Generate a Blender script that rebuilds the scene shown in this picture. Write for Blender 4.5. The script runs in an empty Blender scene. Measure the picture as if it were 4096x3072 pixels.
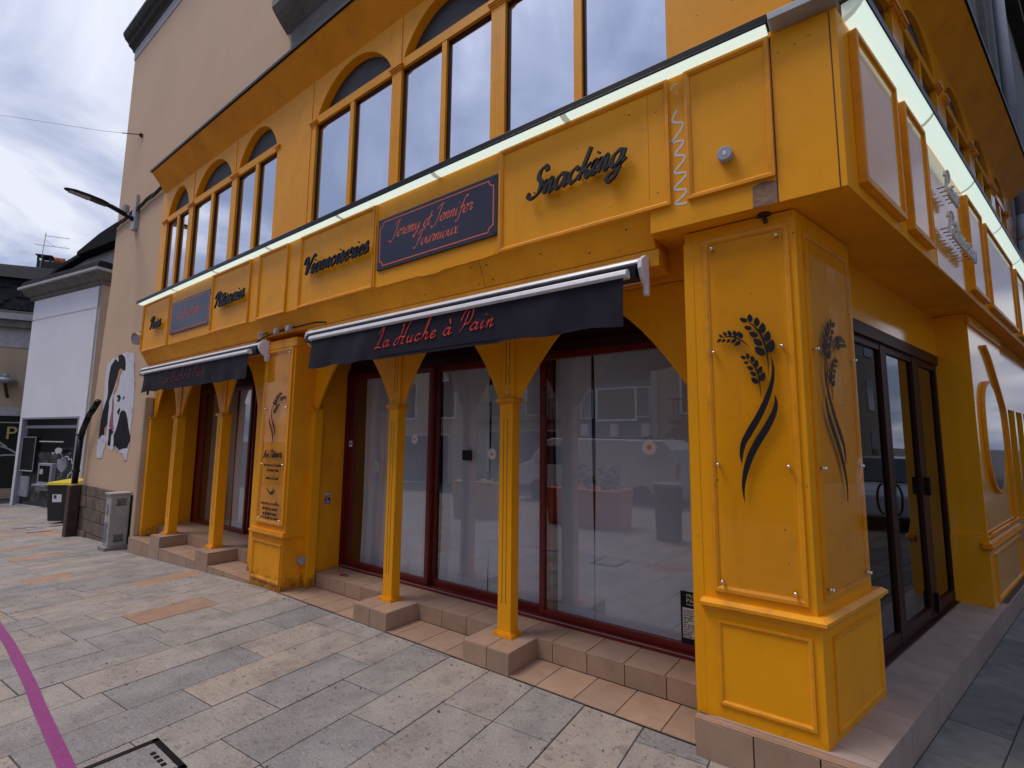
import bpy, bmesh, math, random
from mathutils import Vector, Matrix, noise
random.seed(7)
SC = bpy.context.scene
COL = SC.collection
A = 0.25845993
sA, cA, tA = math.sin(A), math.cos(A), math.tan(A)

# ---------------------------------------------------------------- camera
cd = bpy.data.cameras.new("camera"); cam = bpy.data.objects.new("camera", cd); COL.objects.link(cam)
cd.sensor_width = 36.0; cd.lens = 36.0 * 0.96232278 / 2.0
cd.clip_start = 0.05; cd.clip_end = 2000
yaw, pit, rol = -0.63977675, 0.11542929, -0.00995566
fw = Vector((math.sin(yaw)*math.cos(pit), math.cos(yaw)*math.cos(pit), math.sin(pit)))
rt = Vector((math.cos(yaw), -math.sin(yaw), 0)); dn = fw.cross(rt)
R_ = math.cos(rol)*rt + math.sin(rol)*dn
D_ = -math.sin(rol)*rt + math.cos(rol)*dn
m = Matrix((R_, -D_, -fw)).transposed().to_4x4(); m.translation = Vector((0, -3.1, 1.733))
cam.matrix_world = m
SC.camera = cam

# ---------------------------------------------------------------- world
SUN_EL, SUN_AZ = math.radians(64), math.radians(232)   # azimuth clockwise from +Y
w = bpy.data.worlds.new("World"); SC.world = w; w.use_nodes = True
nt = w.node_tree; nt.nodes.clear()
def N(t, **k):
    n = nt.nodes.new(t)
    for a, b in k.items(): setattr(n, a, b)
    return n
out = N('ShaderNodeOutputWorld'); bg = N('ShaderNodeBackground'); bg.inputs[1].default_value = 0.13
sky = N('ShaderNodeTexSky'); sky.sky_type = 'NISHITA'; sky.sun_disc = False
sky.sun_elevation = SUN_EL; sky.sun_rotation = SUN_AZ; sky.air_density = 1.3; sky.dust_density = 3.0
tc = N('ShaderNodeTexCoord')
sep = N('ShaderNodeSeparateXYZ'); nt.links.new(tc.outputs['Generated'], sep.inputs[0])
zz = N('ShaderNodeMath', operation='MAXIMUM'); nt.links.new(sep.outputs[2], zz.inputs[0]); zz.inputs[1].default_value = 0.0
za = N('ShaderNodeMath', operation='ADD'); nt.links.new(zz.outputs[0], za.inputs[0]); za.inputs[1].default_value = 0.27
dx = N('ShaderNodeMath', operation='DIVIDE'); nt.links.new(sep.outputs[0], dx.inputs[0]); nt.links.new(za.outputs[0], dx.inputs[1])
dy = N('ShaderNodeMath', operation='DIVIDE'); nt.links.new(sep.outputs[1], dy.inputs[0]); nt.links.new(za.outputs[0], dy.inputs[1])
cmb = N('ShaderNodeCombineXYZ'); nt.links.new(dx.outputs[0], cmb.inputs[0]); nt.links.new(dy.outputs[0], cmb.inputs[1])
n1 = N('ShaderNodeTexNoise'); n1.inputs['Scale'].default_value = 1.55; n1.inputs['Detail'].default_value = 7; n1.inputs['Roughness'].default_value = 0.54
n1.inputs['Distortion'].default_value = 0.6
nt.links.new(cmb.outputs[0], n1.inputs['Vector'])
cr = N('ShaderNodeValToRGB'); e = cr.color_ramp.elements
e[0].position = 0.41; e[0].color = (1.9, 2.4, 3.9, 1)
e[1].position = 0.64; e[1].color = (7.4, 7.5, 8.4, 1)
x = cr.color_ramp.elements.new(0.49); x.color = (3.0, 3.5, 5.2, 1)
x = cr.color_ramp.elements.new(0.56); x.color = (5.0, 5.35, 6.8, 1)
nt.links.new(n1.outputs[0], cr.inputs[0])
# overcast sky is brighter overhead
up = N('ShaderNodeMapRange'); up.inputs[1].default_value = 0.42; up.inputs[2].default_value = 1.0; up.inputs[3].default_value = 1.0; up.inputs[4].default_value = 1.45
nt.links.new(sep.outputs[2], up.inputs[0])
vm = N('ShaderNodeVectorMath', operation='SCALE'); nt.links.new(cr.outputs[0], vm.inputs[0]); nt.links.new(up.outputs[0], vm.inputs['Scale'])
mx = N('ShaderNodeMixRGB'); mx.inputs[0].default_value = 0.85
nt.links.new(sky.outputs[0], mx.inputs[1]); nt.links.new(vm.outputs[0], mx.inputs[2])
nt.links.new(mx.outputs[0], bg.inputs[0]); nt.links.new(bg.outputs[0], out.inputs[0])

sd = bpy.data.lights.new("sun", 'SUN'); sd.energy = 2.1; sd.angle = math.radians(24); sd.color = (1.0, 0.93, 0.84)
sun = bpy.data.objects.new("sun", sd); COL.objects.link(sun)
sv = Vector((math.sin(SUN_AZ)*math.cos(SUN_EL), math.cos(SUN_AZ)*math.cos(SUN_EL), math.sin(SUN_EL)))
sun.rotation_euler = sv.to_track_quat('Z', 'Y').to_euler()
SC.view_settings.view_transform = 'Standard'; SC.view_settings.look = 'None'
SC.view_settings.exposure = -0.08; SC.view_settings.gamma = 1.0
SC.render.engine = 'CYCLES'
SC.cycles.max_bounces = 7; SC.cycles.transparent_max_bounces = 10; SC.cycles.use_denoising = True
SC.cycles.caustics_reflective = False; SC.cycles.caustics_refractive = False

# ---------------------------------------------------------------- materials
MT = {}
def mat(name, col, rough=0.6, var=0.0, vscale=3.0, bump=0.0, bscale=60.0, metal=0.0, island=0.0, spec=0.5,
        stain=None, stain_amt=0.0, stain_scale=2.0, emit=None, estr=0.0, coat=0.0, stretch=None):
    M = bpy.data.materials.new(name); M.use_nodes = True
    t = M.node_tree; p = t.nodes['Principled BSDF']; L = t.links
    p.inputs['Roughness'].default_value = rough; p.inputs['Metallic'].default_value = metal
    p.inputs['Specular IOR Level'].default_value = spec
    p.inputs['Coat Weight'].default_value = coat
    tcn = t.nodes.new('ShaderNodeTexCoord'); vec = tcn.outputs['Object']
    if stretch:
        mp = t.nodes.new('ShaderNodeMapping'); mp.inputs['Scale'].default_value = stretch
        L.new(vec, mp.inputs[0]); vec = mp.outputs[0]
    rgb = t.nodes.new('ShaderNodeRGB'); rgb.outputs[0].default_value = (*col, 1); cur = rgb.outputs[0]
    if var:
        n = t.nodes.new('ShaderNodeTexNoise'); n.inputs['Scale'].default_value = vscale; n.inputs['Detail'].default_value = 6
        n.inputs['Roughness'].default_value = 0.6
        L.new(vec, n.inputs['Vector'])
        mr = t.nodes.new('ShaderNodeMapRange'); mr.inputs[1].default_value = 0.3; mr.inputs[2].default_value = 0.7
        mr.inputs[3].default_value = 1-var; mr.inputs[4].default_value = 1+var
        L.new(n.outputs[0], mr.inputs[0])
        s = t.nodes.new('ShaderNodeVectorMath'); s.operation = 'SCALE'; L.new(cur, s.inputs[0]); L.new(mr.outputs[0], s.inputs['Scale']); cur = s.outputs[0]
    if island:
        g = t.nodes.new('ShaderNodeNewGeometry')
        rp = t.nodes.new('ShaderNodeValToRGB'); rp.color_ramp.elements[0].color = (1-island, 1-island, 1-island*0.8, 1)
        rp.color_ramp.elements[1].color = (1+island, 1+island*0.9, 1+island*0.7, 1)
        L.new(g.outputs['Random Per Island'], rp.inputs[0])
        s = t.nodes.new('ShaderNodeVectorMath'); s.operation = 'MULTIPLY'; L.new(cur, s.inputs[0]); L.new(rp.outputs[0], s.inputs[1]); cur = s.outputs[0]
    if stain:
        n = t.nodes.new('ShaderNodeTexNoise'); n.inputs['Scale'].default_value = stain_scale; n.inputs['Detail'].default_value = 8
        n.inputs['Roughness'].default_value = 0.65
        L.new(vec, n.inputs['Vector'])
        mr = t.nodes.new('ShaderNodeMapRange'); mr.inputs[1].default_value = 0.54; mr.inputs[2].default_value = 0.74
        mr.inputs[3].default_value = 0; mr.inputs[4].default_value = stain_amt
        L.new(n.outputs[0], mr.inputs[0])
        mx = t.nodes.new('ShaderNodeMixRGB'); L.new(mr.outputs[0], mx.inputs[0]); L.new(cur, mx.inputs[1]); mx.inputs[2].default_value = (*stain, 1); cur = mx.outputs[0]
    L.new(cur, p.inputs['Base Color'])
    if bump:
        n = t.nodes.new('ShaderNodeTexNoise'); n.inputs['Scale'].default_value = bscale; n.inputs['Detail'].default_value = 5
        L.new(vec, n.inputs['Vector'])
        b = t.nodes.new('ShaderNodeBump'); b.inputs['Strength'].default_value = bump; b.inputs['Distance'].default_value = 0.01
        L.new(n.outputs[0], b.inputs['Height']); L.new(b.outputs[0], p.inputs['Normal'])
    if emit:
        p.inputs['Emission Color'].default_value = (*emit, 1); p.inputs['Emission Strength'].default_value = estr
    MT[name] = M; return M
def glass_mat(name, tint=(1, 1, 1), extra=0.0, rough=0.0, wav=0.0, ior=1.52):
    M = bpy.data.materials.new(name); M.use_nodes = True
    t = M.node_tree; t.nodes.clear(); L = t.links
    o = t.nodes.new('ShaderNodeOutputMaterial'); mix = t.nodes.new('ShaderNodeMixShader')
    tr = t.nodes.new('ShaderNodeBsdfTransparent'); tr.inputs[0].default_value = (*tint, 1)
    gl = t.nodes.new('ShaderNodeBsdfGlossy'); gl.inputs['Roughness'].default_value = rough
    fr = t.nodes.new('ShaderNodeFresnel'); fr.inputs[0].default_value = ior
    ad = t.nodes.new('ShaderNodeMath'); ad.operation = 'ADD'; ad.inputs[1].default_value = extra; ad.use_clamp = True
    geo = t.nodes.new('ShaderNodeNewGeometry'); inv = t.nodes.new('ShaderNodeMath'); inv.operation = 'SUBTRACT'; inv.inputs[0].default_value = 1.0
    mu = t.nodes.new('ShaderNodeMath'); mu.operation = 'MULTIPLY'
    L.new(geo.outputs['Backfacing'], inv.inputs[1]); L.new(fr.outputs[0], ad.inputs[0]); L.new(ad.outputs[0], mu.inputs[0]); L.new(inv.outputs[0], mu.inputs[1]); L.new(mu.outputs[0], mix.inputs[0]); L.new(tr.outputs[0], mix.inputs[1]); L.new(gl.outputs[0], mix.inputs[2])
    if wav:
        tcn = t.nodes.new('ShaderNodeTexCoord'); n = t.nodes.new('ShaderNodeTexNoise'); n.inputs['Scale'].default_value = 1.3; n.inputs['Detail'].default_value = 1
        L.new(tcn.outputs['Object'], n.inputs['Vector']); b = t.nodes.new('ShaderNodeBump'); b.inputs['Strength'].default_value = wav; b.inputs['Distance'].default_value = 0.02
        L.new(n.outputs[0], b.inputs['Height']); L.new(b.outputs[0], gl.inputs['Normal'])
    L.new(mix.outputs[0], o.inputs[0]); MT[name] = M; return M

YC = (0.84, 0.340, 0.003)
mat('yellow', YC, 0.42, 0.07, 1.2, 0.10, 9, stain=(0.30, 0.10, 0.01), stain_amt=0.22, stain_scale=3.5, spec=0.24)
mat('yellow_gloss', (0.84, 0.36, 0.01), 0.10, 0.06, 0.8, 0.03, 3)
mat('yellow_rough', (0.78, 0.305, 0.006), 0.55, 0.12, 2.0, 0.35, 45, stain=(0.30, 0.10, 0.01), stain_amt=0.35, stain_scale=2.5, spec=0.25)
mat('trim', (0.76, 0.30, 0.006), 0.38, 0.12, 5, 0.12, 30, stain=(0.22, 0.07, 0.01), stain_amt=0.4, stain_scale=9, spec=0.35)
mat('oldwood', (0.22, 0.12, 0.07), 0.7, 0.4, 14, 0.5, 40)
mat('redframe', (0.13, 0.008, 0.006), 0.35, 0.15, 4)
mat('brownframe', (0.035, 0.010, 0.008), 0.4, 0.15, 4, spec=0.25)
mat('black', (0.006, 0.006, 0.008), 0.35, 0.1, 6, spec=0.25)
mat('blackmatt', (0.012, 0.012, 0.014), 0.7, 0.2, 6, spec=0.2)
mat('letter', (0.010, 0.010, 0.014), 0.45, spec=0.25)
mat('navyboard', (0.020, 0.018, 0.042), 0.22, 0.05, 3, spec=0.4)
mat('coral', (0.72, 0.13, 0.07), 0.5)
mat('coralfaint', (0.30, 0.07, 0.05), 0.5)
mat('redtext', (0.80, 0.045, 0.03), 0.5, 0.25, 30)
mat('redtextdim', (0.20, 0.018, 0.022), 0.5)
mat('canvas', (0.014, 0.013, 0.023), 0.8, 0.15, 5, 0.25, 180, spec=0.2)
mat('whitemetal', (0.70, 0.70, 0.74), 0.35, 0.05, 8, stain=(0.3, 0.3, 0.3), stain_amt=0.35, stain_scale=18)
mat('chrome', (0.75, 0.75, 0.75), 0.15, metal=1.0)
mat('greymetal', (0.35, 0.38, 0.40), 0.4, 0.1, 5, metal=0.4)
mat('greyplastic', (0.30, 0.31, 0.36), 0.45, 0.05, 6)
mat('lamp', (0.8, 0.85, 0.8), 0.5, emit=(0.78, 0.96, 0.87), estr=0.78)
mat('lampdim', (0.6, 0.66, 0.62), 0.5, emit=(0.72, 0.9, 0.8), estr=0.30)
mat('tile', (0.36, 0.232, 0.160), 0.42, 0.10, 7, 0.08, 60, island=0.10, stain=(0.16, 0.09, 0.07), stain_amt=0.35, stain_scale=5)
mat('tilepale', (0.36, 0.28, 0.24), 0.5, 0.12, 6, 0.08, 60, island=0.08, stain=(0.16, 0.12, 0.1), stain_amt=0.35, stain_scale=4)
mat('grout', (0.08, 0.055, 0.045), 0.9, 0.2, 20)
mat('paver', (1, 1, 1), 0.62, 0.16, 5, 0.6, 45)
mat('paverwarm', (0.34, 0.20, 0.13), 0.78, 0.16, 5, 0.55, 45, island=0.10, stain=(0.27, 0.20, 0.16), stain_amt=0.6, stain_scale=3)
mat('paverdark', (0.165, 0.158, 0.150), 0.8, 0.22, 6, 0.6, 45, island=0.22, stain=(0.05, 0.05, 0.045), stain_amt=0.6, stain_scale=5)
def stoneify(M, cols, sp=0.22):
    t = M.node_tree; L = t.links; p = t.nodes['Principled BSDF']
    g = t.nodes.new('ShaderNodeNewGeometry'); r = t.nodes.new('ShaderNodeValToRGB'); r.color_ramp.interpolation = 'LINEAR'
    for i, c in enumerate(cols):
        e_ = r.color_ramp.elements[i] if i < 2 else r.color_ramp.elements.new(i/(len(cols)-1))
        if i == 1: e_.position = 1/(len(cols)-1)
        e_.color = (*c, 1)
    L.new(g.outputs['Random Per Island'], r.inputs[0])
    src = p.inputs['Base Color'].links[0].from_socket
    m1 = t.nodes.new('ShaderNodeMixRGB'); m1.blend_type = 'MULTIPLY'; m1.inputs[0].default_value = 1; L.new(src, m1.inputs[1]); L.new(r.outputs[0], m1.inputs[2])
    tc_ = t.nodes.new('ShaderNodeTexCoord'); cur = m1.outputs[0]
    # dark pits, pale mineral flecks and broad worn blotches
    for sc_, lo, hi, col_, am, det in ((30, .58, .66, (0.09, 0.08, 0.075), .8, 4), (75, .55, .68, (0.46, 0.43, 0.40), .55, 3), (1.7, .48, .70, (0.38, 0.345, 0.31), .5, 7), (2.6, .52, .72, (0.13, 0.115, 0.105), .55, 9), (9, .60, .66, (0.15, 0.13, 0.12), .5, 6)):
        n = t.nodes.new('ShaderNodeTexNoise'); n.inputs['Scale'].default_value = sc_; n.inputs['Detail'].default_value = det; n.inputs['Roughness'].default_value = .6
        L.new(tc_.outputs['Object'], n.inputs['Vector']); mr = t.nodes.new('ShaderNodeMapRange'); mr.inputs[1].default_value = lo; mr.inputs[2].default_value = hi; mr.inputs[4].default_value = am
        L.new(n.outputs[0], mr.inputs[0]); mx = t.nodes.new('ShaderNodeMixRGB'); L.new(mr.outputs[0], mx.inputs[0]); L.new(cur, mx.inputs[1]); mx.inputs[2].default_value = (*col_, 1); cur = mx.outputs[0]
    L.new(cur, p.inputs['Base Color'])
stoneify(MT['paver'], [(0.270, 0.240, 0.224), (0.322, 0.258, 0.212), (0.205, 0.193, 0.194), (0.292, 0.250, 0.224), (0.335, 0.262, 0.210), (0.222, 0.208, 0.206), (0.305, 0.258, 0.228)])
mat('mortar', (0.055, 0.05, 0.046), 0.95, 0.3, 10)
mat('render', (0.60, 0.42, 0.29), 0.88, 0.07, 0.6, 0.3, 45, stain=(0.42, 0.29, 0.20), stain_amt=0.35, stain_scale=0.6, spec=0.2)
mat('whiterender', (0.80, 0.80, 0.86), 0.85, 0.04, 0.8, 0.15, 30, stain=(0.4, 0.4, 0.4), stain_amt=0.12, stain_scale=2)
mat('creamrender', (0.47, 0.36, 0.25), 0.85, 0.12, 1.2, 0.2, 30)
mat('stone', (0.155, 0.148, 0.135), 0.85, 0.25, 4, 0.5, 35, stain=(0.05, 0.05, 0.045), stain_amt=0.6, stain_scale=3)
mat('palestone', (0.42, 0.41, 0.42), 0.8, 0.15, 4, 0.2, 40)
mat('darkstone', (0.045, 0.042, 0.036), 0.85, 0.4, 7, 0.5, 35)
mat('blockstone', (0.135, 0.098, 0.078), 0.9, 0.35, 4, 0.8, 30, island=0.15, stain=(0.06, 0.05, 0.045), stain_amt=0.7, stain_scale=5)
mat('slate', (0.010, 0.011, 0.014), 0.85, 0.4, 9, 0.5, 20, island=0.3, spec=0.12)
mat('screen', (0.035, 0.042, 0.052), 0.55, 0.12, 4, 0.25, 220)
mat('interior', (0.015, 0.014, 0.013), 0.9, 0.3, 1)
mat('curtain', (0.80, 0.815, 0.84), 0.9, 0.07, 2)
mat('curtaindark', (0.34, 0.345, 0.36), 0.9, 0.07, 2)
mat('white', (0.9, 0.9, 0.9), 0.6)
mat('paper', (0.62, 0.62, 0.60), 0.7)
mat('orangedot', (0.80, 0.30, 0.02), 0.5)
mat('cyan', (0.02, 0.35, 0.45), 0.5)
mat('blue', (0.01, 0.03, 0.30), 0.5)
mat('green', (0.25, 0.5, 0.05), 0.5)
mat('skin', (0.55, 0.25, 0.13), 0.6, 0.3, 8)
mat('postred', (0.30, 0.08, 0.10), 0.6, 0.4, 10)
mat('postwhite', (0.62, 0.62, 0.70), 0.6, 0.05, 5, 0.3, 12)
mat('posterdark', (0.010, 0.008, 0.011), 0.6, 0.5, 6, spec=0.15)
mat('purple', (0.24, 0.028, 0.16), 0.6, 0.15, 30, 0.2, 60)
mat('binbody', (0.022, 0.025, 0.028), 0.45, 0.1, 5)
mat('binlid', (0.62, 0.48, 0.01), 0.45)
mat('cabinet', (0.36, 0.34, 0.32), 0.6, 0.12, 5, 0.1, 30, stain=(0.18, 0.15, 0.12), stain_amt=0.5, stain_scale=6)
mat('bluegrey', (0.13, 0.14, 0.22), 0.6, 0.1, 5)
mat('rust', (0.05, 0.022, 0.015), 0.7, 0.4, 9)
mat('concrete', (0.24, 0.22, 0.20), 0.9, 0.25, 9, 0.4, 40)
mat('graffiti', (0.62, 0.62, 0.60), 0.5)
mat('atmgrey', (0.045, 0.045, 0.048), 0.6, 0.7, 3, stain=(0.34, 0.34, 0.34), stain_amt=0.75, stain_scale=3.5, spec=0.2)
mat('gold', (0.5, 0.42, 0.12), 0.5)
mat('darkgreen', (0.006, 0.012, 0.010), 0.3)
mat('vanwhite', (0.66, 0.68, 0.72), 0.2, coat=0.5)
mat('carblue', (0.35, 0.42, 0.55), 0.2, coat=0.5)
mat('vanglass', (0.015, 0.02, 0.025), 0.05)
mat('planterorange', (0.65, 0.13, 0.03), 0.5)
mat('planteryellow', (0.65, 0.42, 0.04), 0.5)
mat('leafgreen', (0.04, 0.08, 0.02), 0.7, 0.3, 10)
mat('blueshop', (0.10, 0.14, 0.24), 0.6, 0.1, 3)
mat('terracotta', (0.42, 0.10, 0.03), 0.7, 0.3, 8)
mat('debris', (0.035, 0.018, 0.014), 0.8)
mat('redkey', (0.5, 0.01, 0.01), 0.4)
glass_mat('glass', (0.92, 0.94, 0.97), 0.17, wav=0.03)
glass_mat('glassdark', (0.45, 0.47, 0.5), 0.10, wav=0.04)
glass_mat('acrylic', (0.98, 0.965, 0.93), 0.0, ior=1.38)
def mirror_mat():
    M = bpy.data.materials.new('skyglass'); M.use_nodes = True
    t = M.node_tree; t.nodes.clear(); L = t.links
    o = t.nodes.new('ShaderNodeOutputMaterial'); mix = t.nodes.new('ShaderNodeMixShader'); mix.inputs[0].default_value = 0.92
    d = t.nodes.new('ShaderNodeBsdfDiffuse'); d.inputs[0].default_value = (0.02, 0.02, 0.025, 1)
    g = t.nodes.new('ShaderNodeBsdfGlossy'); g.inputs['Roughness'].default_value = 0.02; g.inputs[0].default_value = (0.86, 0.88, 0.93, 1)
    tcn = t.nodes.new('ShaderNodeTexCoord'); n = t.nodes.new('ShaderNodeTexNoise'); n.inputs['Scale'].default_value = 1.1; n.inputs['Detail'].default_value = 1
    L.new(tcn.outputs['Object'], n.inputs['Vector']); b = t.nodes.new('ShaderNodeBump'); b.inputs['Strength'].default_value = 0.05; b.inputs['Distance'].default_value = 0.02
    L.new(n.outputs[0], b.inputs['Height']); L.new(b.outputs[0], g.inputs['Normal'])
    L.new(d.outputs[0], mix.inputs[1]); L.new(g.outputs[0], mix.inputs[2]); L.new(mix.outputs[0], o.inputs[0]); MT['skyglass'] = M
mirror_mat()
def weather(M, low=True, streak=.35):
    t = M.node_tree; L = t.links; p = t.nodes['Principled BSDF']; cur = p.inputs['Base Color'].links[0].from_socket
    g = t.nodes.new('ShaderNodeNewGeometry'); mp = t.nodes.new('ShaderNodeMapping'); mp.inputs['Scale'].default_value = (5, 5, .8); L.new(g.outputs['Position'], mp.inputs[0])
    n = t.nodes.new('ShaderNodeTexNoise'); n.inputs['Scale'].default_value = 1.6; n.inputs['Detail'].default_value = 8; n.inputs['Roughness'].default_value = .65; L.new(mp.outputs[0], n.inputs['Vector'])
    mr = t.nodes.new('ShaderNodeMapRange'); mr.inputs[1].default_value = .56; mr.inputs[2].default_value = .76; mr.inputs[4].default_value = streak; L.new(n.outputs[0], mr.inputs[0])
    mx = t.nodes.new('ShaderNodeMixRGB'); L.new(mr.outputs[0], mx.inputs[0]); L.new(cur, mx.inputs[1]); mx.inputs[2].default_value = (.30, .12, .02, 1); cur = mx.outputs[0]
    # faded bleached areas
    n3 = t.nodes.new('ShaderNodeTexNoise'); n3.inputs['Scale'].default_value = .9; n3.inputs['Detail'].default_value = 5; L.new(g.outputs['Position'], n3.inputs['Vector'])
    m3 = t.nodes.new('ShaderNodeMapRange'); m3.inputs[1].default_value = .5; m3.inputs[2].default_value = .72; m3.inputs[4].default_value = .35; L.new(n3.outputs[0], m3.inputs[0])
    x3 = t.nodes.new('ShaderNodeMixRGB'); L.new(m3.outputs[0], x3.inputs[0]); L.new(cur, x3.inputs[1]); x3.inputs[2].default_value = (.86, .39, .02, 1); cur = x3.outputs[0]
    # chips and specks
    n4 = t.nodes.new('ShaderNodeTexNoise'); n4.inputs['Scale'].default_value = 26; n4.inputs['Detail'].default_value = 3; L.new(g.outputs['Position'], n4.inputs['Vector'])
    m4 = t.nodes.new('ShaderNodeMapRange'); m4.inputs[1].default_value = .735; m4.inputs[2].default_value = .76; m4.inputs[4].default_value = .8; L.new(n4.outputs[0], m4.inputs[0])
    x4 = t.nodes.new('ShaderNodeMixRGB'); L.new(m4.outputs[0], x4.inputs[0]); L.new(cur, x4.inputs[1]); x4.inputs[2].default_value = (.09, .04, .015, 1); cur = x4.outputs[0]
    if low:
        sp = t.nodes.new('ShaderNodeSeparateXYZ'); L.new(g.outputs['Position'], sp.inputs[0])
        mz = t.nodes.new('ShaderNodeMapRange'); mz.inputs[1].default_value = .02; mz.inputs[2].default_value = .42; mz.inputs[3].default_value = .30; mz.inputs[4].default_value = -.25; L.new(sp.outputs[2], mz.inputs[0])
        n5 = t.nodes.new('ShaderNodeTexNoise'); n5.inputs['Scale'].default_value = 11; n5.inputs['Detail'].default_value = 9; n5.inputs['Roughness'].default_value = .7; L.new(g.outputs['Position'], n5.inputs['Vector'])
        ad = t.nodes.new('ShaderNodeMath'); ad.operation = 'ADD'; L.new(mz.outputs[0], ad.inputs[0]); L.new(n5.outputs[0], ad.inputs[1])
        m5 = t.nodes.new('ShaderNodeMapRange'); m5.inputs[1].default_value = .58; m5.inputs[2].default_value = .85; m5.inputs[4].default_value = .75; L.new(ad.outputs[0], m5.inputs[0])
        x5 = t.nodes.new('ShaderNodeMixRGB'); L.new(m5.outputs[0], x5.inputs[0]); L.new(cur, x5.inputs[1]); x5.inputs[2].default_value = (.10, .055, .02, 1); cur = x5.outputs[0]
    L.new(cur, p.inputs['Base Color'])
for q_ in ('yellow', 'yellow_rough', 'trim'): weather(MT[q_], True, .17)
weather(MT['yellow_gloss'], True, .12)

# ---------------------------------------------------------------- helpers
class Fr:
    def __init__(s, o, u, n): s.o, s.u, s.n = Vector(o), Vector(u), Vector(n)
    def p(s, u, z, w=0.0):
        v = s.o + s.u*u + s.n*w; return Vector((v.x, v.y, v.z + z))
MF = Fr((0, 0, 0), (1, 0, 0), (0, -1, 0))
def SFr(x0): return Fr((x0, 0, 0), (sA, cA, 0), (cA, -sA, 0))
def Frdir(o, ang):   # u direction by angle from +X (deg), n = u x z
    a = math.radians(ang); u = Vector((math.cos(a), math.sin(a), 0)); return Fr(o, u, u.cross(Vector((0, 0, 1))))
class MB:
    def __init__(s): s.b = bmesh.new(); s.mi = 0; s.mats = []
    def hexa(s, pts):
        v = [s.b.verts.new(p) for p in pts]
        for f in ((3, 2, 1, 0), (4, 5, 6, 7), (0, 1, 5, 4), (1, 2, 6, 5), (2, 3, 7, 6), (3, 0, 4, 7)):
            s.b.faces.new([v[i] for i in f])
        return s
    def box(s, F, u0, u1, z0, z1, w0, w1):
        return s.hexa([F.p(u0, z0, w0), F.p(u1, z0, w0), F.p(u1, z0, w1), F.p(u0, z0, w1), F.p(u0, z1, w0), F.p(u1, z1, w0), F.p(u1, z1, w1), F.p(u0, z1, w1)])
    def prism(s, F, poly, w0, w1):
        a = [s.b.verts.new(F.p(x, z, w0)) for x, z in poly]; c = [s.b.verts.new(F.p(x, z, w1)) for x, z in poly]
        n = len(poly); s.b.faces.new(a[::-1]); s.b.faces.new(c)
        for i in range(n): s.b.faces.new([a[i], a[(i+1) % n], c[(i+1) % n], c[i]])
        return s
    def quad(s, pts): s.b.faces.new([s.b.verts.new(p) for p in pts]); return s
    def frame(s, F, u0, u1, z0, z1, w0, w1, t, t2=None):   # mitred rectangular moulding with a sloped inner lip
        t2 = t2 or w0
        rings = []
        for (i, ww) in ((0, w0), (0, w1), (t*0.55, w1), (t, w0 + (w1-w0)*0.35), (t, w0)):
            rings.append([s.b.verts.new(F.p(a, z, ww)) for a, z in ((u0+i, z0+i), (u1-i, z0+i), (u1-i, z1-i), (u0+i, z1-i))])
        for r in range(4):
            for k in range(4): s.b.faces.new([rings[r][k], rings[r][(k+1) % 4], rings[r+1][(k+1) % 4], rings[r+1][k]])
        return s
    def cyl(s, p0, p1, r0, r1=None, n=16, cap=True):
        r1 = r0 if r1 is None else r1
        p0, p1 = Vector(p0), Vector(p1); d = (p1-p0).normalized()
        a = d.orthogonal().normalized(); b = d.cross(a)
        A_ = [s.b.verts.new(p0 + (a*math.cos(t)+b*math.sin(t))*r0) for t in [2*math.pi*i/n for i in range(n)]]
        B_ = [s.b.verts.new(p1 + (a*math.cos(t)+b*math.sin(t))*r1) for t in [2*math.pi*i/n for i in range(n)]]
        for i in range(n): s.b.faces.new([A_[i], A_[(i+1) % n], B_[(i+1) % n], B_[i]])
        if cap: s.b.faces.new(A_[::-1]); s.b.faces.new(B_)
        return s
    def tube(s, pts, r, n=8):
        for i in range(len(pts)-1): s.cyl(pts[i], pts[i+1], r, r, n)
        return s
    def sphere(s, c, r, n=10, sc=(1, 1, 1)):
        bmesh.ops.create_uvsphere(s.b, u_segments=n, v_segments=max(6, n//2), radius=1, matrix=Matrix.Translation(c) @ Matrix.Diagonal((r*sc[0], r*sc[1], r*sc[2], 1))); return s
    def sweep(s, prof, xL, sEnd):   # profile (w_main, z, x0_side): runs along the main wall, turns the corner, runs along the side
        n = len(prof); cols = []
        for wv, z, x0 in prof:
            a = Vector((xL, -wv, z)); c = Vector((x0 - wv*tA, -wv, z))
            f = Vector((x0 + sEnd*sA, sEnd*cA, z)); cols.append([s.b.verts.new(v) for v in (a, c, f)])
        for i in range(n):
            j = (i+1) % n
            for k in (0, 1): s.b.faces.new([cols[i][k], cols[i][k+1], cols[j][k+1], cols[j][k]])
        s.b.faces.new([c[0] for c in cols]); s.b.faces.new([c[2] for c in cols][::-1]); return s
    def build(s, name, mt, parent=None, bevel=0, smooth=False):
        bmesh.ops.recalc_face_normals(s.b, faces=s.b.faces[:])
        me = bpy.data.meshes.new(name); s.b.to_mesh(me); s.b.free()
        me.materials.append(MT[mt]); o = bpy.data.objects.new(name, me); COL.objects.link(o)
        if parent: o.parent = parent
        if smooth:
            for p in me.polygons: p.use_smooth = True
        if bevel:
            b = o.modifiers.new('bev', 'BEVEL'); b.width = bevel; b.segments = 2; b.limit_method = 'ANGLE'; b.angle_limit = math.radians(40)
        return o
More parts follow.
